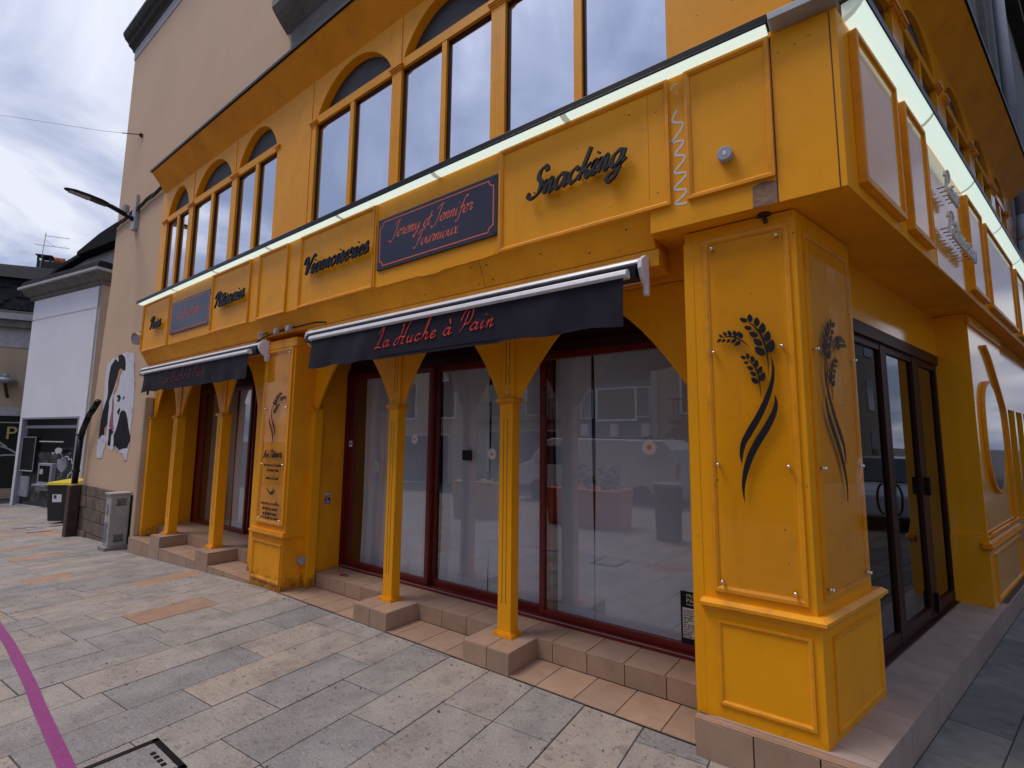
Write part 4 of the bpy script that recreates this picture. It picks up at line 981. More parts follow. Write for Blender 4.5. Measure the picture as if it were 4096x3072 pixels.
STEM = [[(-0.586, 2.444, 1), (-0.546, 2.408, 8), (-0.512, 2.351, 10), (-0.492, 2.278, 9), (-0.484, 2.204, 6), (-0.485, 2.116, 1)], [(-0.729, 2.36, 1), (-0.691, 2.365, 7), (-0.649, 2.353, 9), (-0.608, 2.325, 6), (-0.57, 2.282, 1)], [(-0.598, 2.225, 1), (-0.569, 2.196, 6), (-0.544, 2.15, 8), (-0.532, 2.082, 6), (-0.53, 1.994, 1)],
 [(-0.468, 2.228, 1), (-0.46, 2.165, 10), (-0.466, 2.093, 16), (-0.491, 2.007, 24), (-0.538, 1.9, 30), (-0.596, 1.799, 32), (-0.631, 1.733, 26), (-0.645, 1.667, 16), (-0.643, 1.618, 1)],
 [(-0.459, 2.007, 1), (-0.454, 1.962, 14), (-0.467, 1.905, 24), (-0.509, 1.82, 32), (-0.573, 1.712, 32), (-0.616, 1.61, 28), (-0.638, 1.516, 18), (-0.642, 1.458, 10), (-0.637, 1.397, 1)]]
def wheat(F, T, w0, w1, parent, kmin=0.0):
    k = MB(); sc = abs(T(0, 0)[1]-T(0, 1)[1])
    for (a, b) in LEAF:
        a, b = T(*a), T(*b); dx_, dz_ = b[0]-a[0], b[1]-a[1]; l = math.hypot(dx_, dz_); nx, nz = -dz_/l, dx_/l; h = l*.29
        side = []
        for t, v in ((.18, .55), (.4, .92), (.6, 1.0), (.8, .85), (.93, .5)): side.append((t, v))
        poly = [a] + [(a[0]+dx_*t+nx*h*v, a[1]+dz_*t+nz*h*v) for t, v in side] + [b] + [(a[0]+dx_*t-nx*h*v, a[1]+dz_*t-nz*h*v) for t, v in side[::-1]]
        k.prism(F, poly, w0, w1)
    for s_ in STEM:
        P = crom(s_, 5); ribbon(k, F, [T(p[0], p[1]) for p in P], [max(.0006, p[2]*.00057*sc) for p in P], w0, w1)
    return k.build('wheat_motif', 'letter', parent)
def bolts(F, pts, parent, w):
    for (u, z) in pts:
        k = MB(); k.cyl(F.p(u, z, w-.02), F.p(u, z, w+.008), .008, n=12); k.sphere(F.p(u, z, w+.008), .010, 10); k.build('bolt', 'chrome', parent, smooth=True)
t_ = thing('glass_plate', 'clear plate with black wheat ears facing the square, on the corner pilaster', 'plaque', group='wheat plaques')
MB().box(MF, -.782, -.395, .925, 2.955, .012, .017).build('plate', 'acrylic', t_)
wheat(MF, lambda u, z: (u, z), .0175, .0195, t_)
bolts(MF, [(-.765, 2.925), (-.410, 2.925), (-.775, 2.278), (-.41, 2.278), (-.775, 1.61), (-.408, 1.61), (-.775, .945), (-.408, .945)], t_, .018); settle(t_, (-.59, -.01, .92))
t_ = thing('glass_plate', 'clear plate with mirrored black wheat ears facing the side street, on the corner pilaster', 'plaque', group='wheat plaques')
MB().box(PS, .125, .775, .93, 2.92, .018, .023).build('plate', 'acrylic', t_)
wheat(PS, lambda u, z: (.45-(u+.62)*1.25, z), .0235, .0255, t_)
bolts(PS, [(.15, 2.27), (.755, 2.27), (.15, 1.60), (.755, 1.60), (.15, .955), (.755, .955)], t_, .024); settle(t_, PS.p(.45, .93, .01))
t_ = thing('glass_plate', 'clear plate with wheat ears above lines of black text, on the middle pilaster', 'plaque', group='wheat plaques')
MB().box(MF, -6.12, -5.60, .765, 2.79, .012, .017).build('plate', 'acrylic', t_)
wheat(MF, lambda u, z: (-5.73-(u+.62)+(1.64+(z-1.397)*.60-2.3)*.3, 1.64+(z-1.397)*.60), .0175, .019, t_)
k = MB()
script(k, MF, 'Nos Pâtissiers,', -6.08, -5.65, 1.50, .046, .0175, .0183, .17, .25, .02)
k.build('heading', 'letter', t_)
for tx, z, ua, ub in (('une maison de tradition', 1.405, -6.04, -5.66), ('et de savoir faire', 1.345, -5.98, -5.72), ('artisan sur le mail', 1.25, -5.98, -5.72), ('nous vous accueillons', .955, -6.05, -5.66), ('du mardi au samedi', .895, -6.01, -5.70), ('une fournioux maison', .84, -6.0, -5.71), ('et la huche aux pains', .79, -6.03, -5.68)):
    k = MB(); tx = ''.join(c if c in GL else 'n' for c in tx); script(k, MF, tx, ua-.015, ub+.015, z, .022, .0175, .0182, .17, .2); k.build('text_line', 'letter', t_)

k = MB()
for q in ([(-5.97, 1.16), (-5.92, 1.12), (-5.86, 1.085), (-5.80, 1.08)], [(-5.88, 1.085), (-5.82, 1.11), (-5.78, 1.17)], [(-5.86, 1.085), (-5.79, 1.10), (-5.76, 1.14)]):
    P = crom([(*p, 0) for p in q], 5); n = len(P); ribbon(k, MF, [(p[0], p[1]) for p in P], [.001+.009*math.sin(math.pi*i/(n-1)) for i in range(n)], .0175, .0185)
k.build('spike_motif', 'letter', t_)
bolts(MF, [(-6.10, 2.765), (-5.62, 2.765), (-6.10, 2.1), (-5.62, 2.1), (-6.10, 1.43), (-5.62, 1.43), (-6.10, .79), (-5.62, .79)], t_, .018); settle(t_, (-5.86, 0, .77))

# ================================================================ stickers, notices and small fittings
def daisy(F, u, z, w, r, label):
    t_ = thing('daisy_sticker', label, 'sticker', group='daisy stickers on the glass')
    k = MB(); poly = []
    for i in range(15):
        a = i*2*math.pi/15
        k.prism(F, [(u+math.cos(a+o_)*q*r, z+math.sin(a+o_)*q*r) for q, o_ in ((.15, 0), (.6, -.16), (.88, -.12), (1, 0), (.88, .12), (.6, .16))], w, w+.0006+.00005*(i % 5))
    k.build('petals', 'white', t_)
    k = MB(); k.prism(F, [(u+math.cos(i*.52)*r*.3, z+math.sin(i*.52)*r*.3) for i in range(12)], w+.001, w+.002); k.build('centre', 'orangedot', t_); settle(t_, F.p(u, z, w))
GS = GW-.022
daisy(MF, -1.51, 1.693, GS, .066, 'white daisy sticker on the right pane of the glazing')
daisy(MF, -3.19, 1.60, GS-.055, .060, 'white daisy sticker on the middle pane, left of the right column')
daisy(MF, -4.29, 1.743, GS, .056, 'white daisy sticker on the left pane, right of the left column')
tag(MB().box(MF, -3.595, -3.46, 1.525, 1.632, GS-.055, GS-.050).build('door_card', 'blackmatt'), 'small dark square card stuck on the middle pane', 'card')
t_ = thing('price_notice', 'black price list headed Prix du Pain with handwritten lines at the pane corner', 'notice')
MB().box(MF, -1.29, -1.03, .245, .62, GS, GS+.002).build('board', 'blackmatt', t_)
MB().box(MF, -1.276, -1.035, .285, .502, GS+.002, GS+.0025).build('list_paper', 'paper', t_)
k = MB(); textmesh(k, MF, 'PRIX', -1.245, .578, .036, GS+.003, .0003); textmesh(k, MF, 'PAIN', -1.247, .540, .046, GS+.003, .0003); textmesh(k, MF, 'du', -1.165, .583, .017, GS+.003, .0003); k.box(MF, -1.245, -1.17, .524, .529, GS+.002, GS+.003); k.build('heading', 'paper', t_)
k = MB(); rnd = random.Random(9)
for i in range(12):
    z = .49-i*.017; tx = ['croissant', 'tresse', 'sarrasin', 'seigle', 'le fournil', 'son', 'la tradition', 'la huche tranche', 'pain complet', 'seigle rustic', 'grand', 'tourte de la huche'][i]
    tx = ''.join(c if c in GL else 'o' for c in tx); script(k, MF, tx, -1.272, -1.272+.011*len(tx), z-.012, .007, GS+.0026, GS+.003, .2)
k.build('handwriting', 'letter', t_); settle(t_, MF.p(-1.16, .245, GS))
t_ = thing('window_sticker', 'small pale and green house shaped sticker on the left pane', 'sticker')
k = MB().prism(MF, [(-5.05, 1.36), (-4.97, 1.32), (-4.90, 1.37), (-4.90, 1.44), (-4.99, 1.50), (-5.05, 1.45)], GS, GS+.001); k.build('backing', 'palestone', t_)
k = MB(); textmesh(k, MF, 'B', -5.03, 1.425, .05, GS+.0015, .0003); k.box(MF, -5.03, -4.92, 1.405, 1.412, GS+.001, GS+.0015); k.box(MF, -5.03, -4.92, 1.385, 1.392, GS+.001, GS+.0015); k.build('lettering', 'green', t_); settle(t_, MF.p(-4.98, 1.32, GS))
t_ = thing('notice_sticker', 'tiny white sticker with blue disc on the left door post', 'sticker')
MB().box(MF, -5.485, -5.425, 1.64, 1.715, GW+.001, GW+.002).build('backing', 'white', t_)
MB().prism(MF, [(-5.455+.019*math.cos(i*.52), 1.68+.019*math.sin(i*.52)) for i in range(12)], GW+.002, GW+.003).build('disc', 'blue', t_); settle(t_, MF.p(-5.455, 1.64, GW))
RV = Fr((-5.508, 0, 0), (0, 1, 0), (1, 0, 0))
t_ = thing('access_sign', 'round blue wheelchair sign on the yellow reveal beside the steps', 'sign')
RF = MF
# sits on the jamb's inner reveal (faces +X)
cy_, cz_ = .52, .985
MB().prism(RV, [(cy_+.042*math.cos(i*.314), cz_+.042*math.sin(i*.314)) for i in range(20)], 0, .002).build('disc', 'blue', t_)
k = MB(); ribbon(k, RV, crom([(cy_-.022, cz_+.0), (cy_-.02, cz_-.018), (cy_-.002, cz_-.027), (cy_+.014, cz_-.015)], 4), .0025, .002, .003)
ribbon(k, RV, [(cy_-.006, cz_+.018), (cy_-.006, cz_-.004), (cy_+.01, cz_-.004), (cy_+.02, cz_-.022)], .003, .002, .003); k.prism(RV, [(cy_-.006+.006*math.cos(i), cz_+.027+.006*math.sin(i)) for i in range(6)], .002, .003)
k.build('wheelchair_symbol', 'white', t_); settle(t_, RV.p(cy_, cz_))
tag(MB().box(RV, .46, .575, 1.052, 1.082, 0, .02).build('door_bell_plate', 'palestone', bevel=.006), 'small pale oblong bell plate above the wheelchair sign', 'bell plate')
t_ = thing('power_socket', 'grey outdoor socket box with flap low on the middle pilaster corner', 'socket')
MB().box(MF, -5.555, -5.465, .285, .365, -.248, -.19).build('box', 'greyplastic', t_, .006)
MB().box(MF, -5.55, -5.47, .30, .362, -.19, -.178).build('flap', 'greymetal', t_, .004); settle(t_, (-5.51, .22, .285))
t_ = thing('key_ring', 'red key fob with small keys lying on the top step', 'keys')
k = MB(); k.sphere((-5.13, .50, .185), .03, 12, (1, .7, .5)); k.build('fob', 'redkey', t_, smooth=True)
k = MB(); k.tube([(-5.10, .50, .176), (-5.06, .51, .180), (-5.03, .49, .176)], .005); k.tube([(-5.06, .51, .180), (-5.02, .53, .178)], .004); k.sphere((-5.06, .51, .18), .012, 8); k.build('keys', 'rust', t_); settle(t_, (-5.1, .5, .17))
t_ = thing('door_poster', 'colourful drinks poster with cyan border low inside the left glass door', 'poster')
MB().box(MF, -9.73, -9.32, .32, .96, LW-.025, LW-.022).build('border', 'cyan', t_)
MB().box(MF, -9.69, -9.36, .37, .91, LW-.022, LW-.021).build('print', 'skin', t_)
MB().prism(MF, [(-9.58, .55), (-9.44, .5), (-9.40, .66), (-9.46, .8), (-9.6, .7)], LW-.021, LW-.020).build('fruit', 'gold', t_)
MB().box(MF, -9.67, -9.40, .40, .49, LW-.020, LW-.019).build('caption_box', 'paper', t_); settle(t_, MF.p(-9.52, .32, LW))
# small floodlights on the cable above the middle pilaster
for i, (u, lb) in enumerate(((-6.23, 'left'), (-5.84, 'middle'), (-5.56, 'right'))):
    t_ = thing('small_floodlight', 'small grey square floodlight on the cable over the pilaster, ' + lb + ' of three', 'floodlight', group='small floodlights over the pilaster')
    k = MB(); a = .5
    Ff = Frdir((u, -.06, 3.035), -20+i*6); k.box(Ff, -.05, .05, -.035, .035, 0, .045); k.build('head', 'greyplastic', t_, .008)
    k = MB(); k.tube([(u, -.05, 3.05), (u+.03, -.02, 3.07), (u+.03, .02, 3.06)], .007); k.build('bracket', 'rust', t_); settle(t_, (u, -.05, 3.03))
k = MB(); k.tube([(-6.5, .0, 2.985), (-6.3, -.02, 3.02), (-6.1, -.025, 3.035), (-5.95, -.03, 3.04), (-5.7, -.03, 3.05), (-5.4, -.02, 3.06), (-5.1, -.02, 3.06), (-4.9, -.01, 3.035)], .008)
tag(k.build('power_cable', 'blackmatt'), 'thin black cable linking the three small floodlights', 'cable')
# hooks under arches are part of the shop
k = MB()
for (u, z) in ((-2.53, 2.42), (-2.54, 2.14), (-4.02, 2.45), (-4.03, 2.14)): k.tube([MF.p(u, z, -.262), MF.p(u, z, -.235), MF.p(u+.003, z+.02, -.232)], .0035, 6)
part(k, 'hook', 'whitemetal')

# ================================================================ beige house behind (left and above)
zt0 = 0
BH = thing('beige_house', 'tall beige rendered house with dark stone cornice, left of and above the bakery', 'house')
def hx(mb, pts): return mb.hexa(pts)
k = MB(); zt = 10.85
k.hexa([(-14.66, .2, -.6), (-10.55, .2, -.6), (-10.55, 8, -.6), (-14.66, 8, -.6), (-13.95, .2, 5.2), (-10.55, .2, 5.2), (-10.55, 8, 5.2), (-13.95, 8, 5.2)])
k.box(MF, -13.95, -6.50, 5.2, zt, -8, -.2); k.box(MF, -10.56, -.9, 3.3, 6.7, -1.5, -.32)
k.build('wall', 'render', BH)
k = MB(); k.box(MF, -13.96, -6.0, zt-.05, zt+.20, -8, -.185); k.build('frieze', 'palestone', BH)
k = MB(); covebox(k, -14.06, -.2, [(-.18, zt+.20), (-.15, zt+.26), (-.08, zt+.31), (-.06, zt+.37), (.0, zt+.42), (.05, zt+.52), (.05, zt+.58), (-8.2, zt+.60), (-8.2, zt+.20)]); k.build('cornice', 'darkstone', BH)
k = MB(); k.box(MF, -6.50, -.35, 6.7, zt+.19, -8, -.19); k.build('stone_wall', 'stone', BH)
k = MB(); covebox(k, -6.62, -.2, [(-.19, 7.60), (.0, 7.78), (.06, 7.86), (.06, 8.02), (-.19, 8.12)]); k.build('string_course', 'stone', BH, .01)
SG = SFr(-.45)
k = MB(); k.box(SG, .3, 11.0, 6.7, zt+.3, -6, 0); k.build('stone_wall', 'stone', BH)
# block plinth
k = MB(); rnd = random.Random(2); z = -.55
for c in range(5):
    h = (.27, .25, .24, .25, .22)[c]; x_ = -14.66
    while x_ < -11.0:
        l = rnd.uniform(.5, .9); b = min(x_+l, -10.62); k.box(MF, x_+.006, b-.006, z+.006, z+h-.006, -.22, -.165+rnd.uniform(-.01, .01)); x_ = b
        if x_ >= -10.63: break
    z += h
k.build('plinth', 'blockstone', BH, .008)
k = MB(); k.box(MF, -10.72, -10.565, -.3, 2.46, -.2, -.06); k.build('cream_corner_duct', 'creamrender', BH, .02)
settle(BH, (-12, .2, -.4))
# cable along the wall
k = MB(); rnd = random.Random(6); pts = [(-14.0, .16, 6.55)]
for i in range(14): x_ = -13.8+i*.23; pts.append((x_, .165, 6.56+.02*math.sin(i*1.7)+i*.008))
pts += [(-10.66, .16, 6.62), (-10.62, .16, 6.2), (-10.60, .16, 5.2), (-10.63, .16, 4.3)]
k.tube(pts, .022); k.tube([(p[0], p[1]-.02, p[2]-.05) for p in pts[:15]], .014); k.tube([(p[0], p[1]-.01, p[2]+.04) for p in pts[:15]], .010)
tag(k.build('wall_cable', 'blackmatt'), 'bundle of black cables running up the beige wall to the bakery', 'cable')
k = MB(); k.tube([(-10.60, .1, 3.1), (-10.61, .1, 2.9), (-10.62, .1, 2.5)], .018); tag(k.build('drop_cable', 'blackmatt'), 'short black cable beside the left end of the awning', 'cable')
k = MB(); k.tube([(-12.82, .18, 8.44), (-13.4, -.02, 8.60)], .011); k.tube([(-13.4, -.02, 8.60), (-14.0, -.22, 8.77), (-20, -2.6, 10.6), (-30, -7.0, 13.9)], .0035, 6)
k.sphere((-12.80, .18, 8.42), .05, 8); tag(k.build('overhead_wire', 'rust'), 'thin overhead wire anchored high on the beige wall', 'wire')
# street lamp on the wall
t_ = thing('street_lamp', 'black curved street lamp on an arm fixed to the beige wall', 'street lamp')
k = MB(); k.box(MF, -12.66, -12.46, 6.14, 6.62, -.2, -.12); k.box(MF, -12.58, -12.54, 6.5, 6.95, -.19, -.14); k.build('wall_bracket', 'greymetal', t_, .01)
k = MB(); k.tube([(-12.56, .16, 6.36), (-12.56, .0, 6.42), (-12.56, -.34, 6.53)], .05, 12); k.build('arm', 'black', t_, smooth=True)
k = MB(); A0 = Vector((-12.56, -.30, 6.50)); A1 = Vector((-12.50, -1.02, 6.53)); ax = (A1-A0); sd_ = Vector((ax.y, -ax.x, 0)).normalized()
rings = []
for t, hw_, hh in ((0, .05, .04), (.06, .11, .055), (.2, .14, .06), (.5, .14, .05), (.8, .12, .04), (.95, .08, .03), (1, .03, .015)):
    c = A0+ax*t+Vector((0, 0, .03*math.sin(t*2.2))); r = []
    for q in range(12):
        a = q*math.pi/6; r.append(k.b.verts.new(c+sd_*hw_*math.cos(a)+Vector((0, 0, 1))*hh*math.sin(a)*(1.0 if math.sin(a) > 0 else .5)))
    rings.append(r)
for i in range(len(rings)-1):
    for q in range(12): k.b.faces.new([rings[i][q], rings[i][(q+1) % 12], rings[i+1][(q+1) % 12], rings[i+1][q]])
k.b.faces.new(rings[0][::-1]); k.b.faces.new(rings[-1]); k.build('lamp_head', 'black', t_, smooth=True)
k = MB(); c0 = A0+ax*.45; c1 = A0+ax*.90
dz = Vector((0, 0, 1))
k.hexa([c0-sd_*.09-dz*.012, c0+sd_*.09-dz*.012, c1+sd_*.06-dz*.008, c1-sd_*.06-dz*.008, c0-sd_*.09+dz*.02, c0+sd_*.09+dz*.02, c1+sd_*.06+dz*.02, c1-sd_*.06+dz*.02]); k.build('lens', 'greyplastic', t_)
k = MB(); k.box(Frdir((-12.66, .02, 6.42), -60), -.05, .05, 0, .26, -.03, .05); k.build('sensor_box', 'palestone', t_, .01); settle(t_, (-12.56, .18, 6.3))
# spotlight can
t_ = thing('wall_spotlight', 'cream cylindrical spotlight pointing along the wall beside the bakery band', 'spotlight')
k = MB(); k.cyl((-10.93, .14, 3.58), (-10.87, -.10, 3.53), .10, .112, 28, cap=False); k.cyl((-10.93, .14, 3.58), (-10.94, .17, 3.58), .10, .07, 28); k.build('housing', 'creamrender', t_, smooth=True)
k = MB(); k.cyl((-10.876, -.078, 3.534), (-10.874, -.085, 3.533), .107, .107, 28); k.build('lens', 'greyplastic', t_)
k = MB(); k.tube([(-10.72, .0, 3.42), (-10.6, .05, 3.34)], .01); k.tube([(-10.8, -.05, 3.66), (-10.6, .05, 3.70)], .01); k.build('bracket', 'rust', t_); settle(t_, (-10.8, 0, 3.5))
# torn poster
TP = {'white': [(-13.19, 3.43), (-13.06, 3.39), (-12.84, 3.44), (-12.64, 3.46), (-12.38, 3.48), (-12.1, 3.42), (-11.89, 3.41), (-11.83, 3.23), (-11.79, 2.98), (-11.71, 2.83), (-11.64, 2.4), (-11.62, 2.12), (-11.67, 1.99), (-11.66, 1.74), (-11.66, 1.56), (-11.71, 1.45), (-11.73, 1.3), (-11.88, 1.29), (-11.98, 1.42), (-12.2, 1.43), (-12.2, 1.51), (-12.31, 1.46), (-12.39, 1.49), (-12.51, 1.56), (-12.65, 1.46), (-12.86, 1.51), (-12.98, 1.59), (-13.24, 1.78), (-13.43, 1.77), (-13.63, 1.69), (-13.62, 2.0), (-13.58, 2.27), (-13.57, 2.55), (-13.58, 2.79), (-13.61, 3.12), (-13.56, 3.34), (-13.37, 3.38)],
'hair': [(-13.04, 3.4), (-12.8, 3.31), (-12.87, 3.45), (-12.64, 3.46), (-12.43, 3.38), (-12.34, 3.26), (-12.31, 3.09), (-12.47, 3.11), (-12.62, 3.16), (-12.72, 3.12), (-12.79, 2.98), (-12.93, 2.76), (-13.05, 2.61), (-13.17, 2.49), (-13.13, 2.38), (-13.14, 2.21), (-13.12, 2.0), (-13.26, 1.92), (-13.26, 1.78), (-13.43, 1.77), (-13.62, 1.68), (-13.62, 1.85), (-13.6, 2.1), (-13.53, 2.28), (-13.43, 2.44), (-13.32, 2.56), (-13.31, 2.71), (-13.37, 2.94), (-13.34, 3.13), (-13.29, 3.27), (-13.12, 3.35)],
'dark': [(-12.28, 2.27), (-12.15, 2.27), (-12.03, 2.23), (-11.9, 2.1), (-11.79, 1.93), (-11.66, 1.77), (-11.65, 1.66), (-11.74, 1.53), (-12.01, 1.51), (-12.19, 1.48), (-12.33, 1.51), (-12.48, 1.57), (-12.56, 1.53), (-12.64, 1.77), (-12.55, 1.86), (-12.48, 1.96), (-12.41, 2.12), (-12.37, 2.22)],
'dark2': [(-12.98, 1.91), (-12.79, 1.89), (-12.66, 1.84), (-12.8, 1.77), (-12.78, 1.55), (-12.97, 1.57), (-12.95, 1.72)],
'skin': [(-12.62, 3.16), (-12.47, 3.11), (-12.61, 3.0), (-12.64, 2.86), (-12.73, 2.71), (-12.88, 2.62), (-12.96, 2.63), (-12.86, 2.77), (-12.78, 2.93), (-12.73, 3.08)],
'red': [(-12.93, 2.62), (-12.82, 2.4), (-12.8, 2.2), (-12.74, 1.99), (-12.65, 1.89), (-12.89, 1.9), (-13.0, 1.97), (-12.95, 2.15), (-12.91, 2.33), (-12.94, 2.51)],
'eye': [(-12.69, 2.59), (-12.51, 2.6), (-12.42, 2.53), (-12.52, 2.46), (-12.65, 2.49), (-12.55, 2.52)], 'eye2': [(-12.23, 2.56), (-12.19, 2.55), (-12.25, 2.5), (-12.3, 2.5)],
'nose': [(-12.43, 2.33), (-12.38, 2.28), (-12.47, 2.23), (-12.39, 2.2), (-12.51, 2.21), (-12.55, 2.26), (-12.47, 2.3)],
'lowl': [(-13.43, 1.77), (-13.24, 1.78), (-13.1, 1.68), (-13.13, 1.54), (-13.2, 1.46), (-13.27, 1.3), (-13.46, 1.28), (-13.65, 1.29), (-13.69, 1.47), (-13.65, 1.67)], 'orange2': [(-13.13, 1.98), (-13.12, 1.88), (-13.15, 1.75), (-13.24, 1.78), (-13.26, 1.92)]}
t_ = thing('torn_poster', 'torn black and white poster of a face pasted on the beige wall', 'poster')
for i, (nm, mt, pn) in enumerate((('white', 'postwhite', 'paper'), ('lowl', 'postwhite', 'paper_scrap'), ('hair', 'posterdark', 'hair_print'), ('dark', 'posterdark', 'dark_print'), ('dark2', 'posterdark', 'dark_print'), ('skin', 'skin', 'skin_print'), ('red', 'postred', 'red_print'), ('orange2', 'skin', 'skin_print'), ('eye', 'posterdark', 'eye_print'), ('eye2', 'posterdark', 'eye_print'), ('nose', 'posterdark', 'nose_print'))):
    MB().prism(MF, TP[nm], -.198, -.192+i*.0008).build(pn, mt, t_)
k = MB(); rnd = random.Random(8)
for (x_, z_) in ((-11.83, 3.2), (-11.7, 2.83), (-11.7, 2.3), (-12.25, 3.44), (-11.9, 1.38), (-12.45, 1.55), (-13.3, 1.7)):
    r = .07; k.quad([(x_-r, .178, z_), (x_+r*.3, .183, z_-r), (x_+r, .13, z_+r*.1), (x_, .15, z_+r)])
k.build('curling_edge', 'postwhite', t_); settle(t_, (-12.6, .19, 1.3))
# electrical cabinet
t_ = thing('electric_cabinet', 'weathered white utility cabinet standing against the beige wall', 'utility cabinet')
Y0, Y1, xa, xb, zb = -.15, .13, -11.36, -11.07, gz(-11.2)
k = MB(); k.box(MF, xa, xb, zb+.07, .70, -Y1, -Y0); k.build('body', 'cabinet', t_, .006)
k = MB(); k.box(MF, xa-.02, xb+.02, .70, .735, -Y1-.02, -Y0+.025); k.build('lid', 'cabinet', t_, .006)
k = MB(); k.box(MF, xa-.05, xb+.04, zb-.05, zb+.07, -Y1-.05, -Y0+.05); k.build('concrete_base', 'concrete', t_, .01)
k = MB(); k.prism(MF, [(xa+.01, .05), (xa+.01, -.15), (xb-.10, -.14), (xb-.06, .0), (xb-.12, .08), (xb-.05, .12), (xb-.1, .22), (xa+.01, .2)], -Y0, -Y0+.001)
k.prism(MF, [(xa+.05, .35), (xb-.13, .33), (xb-.08, .42), (xb-.14, .52), (xa+.06, .55), (xa+.09, .45)], -Y0, -Y0+.001); k.build('worn_paint', 'bluegrey', t_)
XF = Fr((xb, 0, 0), (0, 1, 0), (1, 0, 0))
for zc in (.57, -.06):
    k = MB()
    k.box(XF, Y0+.07, Y1-.05, zc-.06, zc-.05, 0, .004); k.box(XF, Y0+.07, Y1-.05, zc+.05, zc+.06, 0, .004)
    for j in range(5): k.box(XF, Y0+.08, Y1-.06, zc-.042+j*.018, zc-.034+j*.018, 0, .003)
    k.build('vent_grille', 'blackmatt', t_)
settle(t_, (-11.2, 0, zb))
# downpipe at the far end of the beige wall
t_ = thing('downpipe', 'black cast downpipe bending out low on the edge of the beige wall', 'downpipe')
k = MB(); k.tube([(-13.62, .12, 2.52), (-13.75, .09, 2.36), (-13.95, .06, 2.20), (-14.25, .05, 1.88), (-14.36, .05, 1.7), (-14.45, .05, .70)], .058, 14)
for z in (1.75, .95): k.cyl((-14.40-.045*(1.75-z), .05, z), (-14.40-.045*(1.75-z), .05, z+.05), .07, .07, 14)
k.build('pipe', 'black', t_, smooth=True)
k = MB(); k.box(MF, -14.60, -14.34, gz(-14.4)-.02, .66, -.15, .04); k.build('pipe_boot', 'rust', t_, .015); settle(t_, (-14.45, .05, gz(-14.4)))
# wheelie bin
t_ = thing('wheelie_bin', 'black wheelie bin with yellow lid and white label by the downpipe', 'bin')
BF = Frdir((-17.3, .37, gz(-17.3)), 42)
k = MB(); k.hexa([BF.p(-.24, .06, -.05), BF.p(.24, .06, -.05), BF.p(.24, .06, -.6), BF.p(-.24, .06, -.6), BF.p(-.30, .98, 0), BF.p(.30, .98, 0), BF.p(.28, .98, -.72), BF.p(-.28, .98, -.72)]); k.build('body', 'binbody', t_, .02)
k = MB(); k.hexa([BF.p(-.32, .985, .03), BF.p(.32, .985, .03), BF.p(.31, .985, -.76), BF.p(-.31, .985, -.76), BF.p(-.28, 1.06, 0), BF.p(.28, 1.06, 0), BF.p(.29, 1.10, -.74), BF.p(-.29, 1.10, -.74)]); k.build('lid', 'binlid', t_, .01)
for u in (-.25, .25): MB().cyl(BF.p(u-.03, .09, -.62), BF.p(u+.03, .09, -.62), .09, .09, 16).build('wheel', 'blackmatt', t_)
MB().hexa([BF.p(-.14, .55, -.015), BF.p(.08, .55, -.015), BF.p(.08, .55, -.02), BF.p(-.14, .55, -.02), BF.p(-.14, .75, .0), BF.p(.08, .75, .0), BF.p(.08, .75, -.01), BF.p(-.14, .75, -.01)]).build('label', 'white', t_)
MB().hexa([BF.p(-.10, .64, -.003), BF.p(-.04, .64, -.003), BF.p(-.04, .64, -.008), BF.p(-.10, .64, -.008), BF.p(-.10, .73, .005), BF.p(-.04, .73, .005), BF.p(-.04, .73, 0), BF.p(-.10, .73, 0)]).build('label_mark', 'blue', t_)
settle(t_, (-17.3, .37, gz(-17.3)))

# ================================================================ white house with cash machine
th = math.radians(100.5); WU = Vector((math.sin(th), -math.cos(th), 0))   # towards the right corner
WF = Fr((-25.11, .65, 0), WU, WU.cross(Vector((0, 0, 1))))
WH = thing('white_house', 'white rendered house end with grey cornice and slate edge beyond the beige house', 'house')
L = 4.75; zb = -.9
ang = math.degrees(math.atan2(WU.y, WU.x))
k = MB()
k.box(WF, 0, .22, zb, 2.40, -.3, 0); k.box(WF, 4.18, L, zb, 2.40, -.3, 0); k.box(WF, 0, L, 2.40, 5.98, -.3, 0); k.box(WF, 0, L, 6.03, 6.85, -.3, 0); k.box(WF, 0, L, 5.98, 6.03, -.3, -.03)
k.build('front_wall', 'whiterender', WH)
k = MB(); k.box(WF, L-.1, L, zb, 6.85, -6, -.3)
E_ = Fr(WF.p(L, 0, 0), WF.n*-1, WF.u); k.box(E_, .0, 6, zb, 6.8, -.2, .004); k.build('side_wall', 'creamrender', WH)
def corn(mb, offs):
    n = len(offs); cols = []
    for e_, z in offs:
        cols.append([mb.b.verts.new(WF.p(-.15-e_, z, -3)), mb.b.verts.new(WF.p(-.15-e_, z, e_)), mb.b.verts.new(WF.p(L+e_, z, e_)), mb.b.verts.new(WF.p(L+e_, z, -6))])
    for i in range(n-1):
        for j in range(3): mb.b.faces.new([cols[i][j], cols[i][j+1], cols[i+1][j+1], cols[i+1][j]])
k = MB(); corn(k, [(.0, 6.75), (.06, 6.80), (.06, 6.88), (.14, 6.92), (.30, 7.14), (.0, 7.15)]); k.build('cornice', 'stone', WH)
k = MB(); corn(k, [(.28, 7.14), (.36, 7.16), (.36, 7.24), (.0, 7.25)]); k.build('gutter_moulding', 'palestone', WH)
k = MB(); corn(k, [(.34, 7.25), (.22, 7.50), (-2.5, 7.9)]); k.build('roof', 'slate', WH)
k = MB(); k.box(WF, .22, 4.18, zb, 2.40, -.22, -.16); k.build('recess_panel', 'atmgrey', WH)
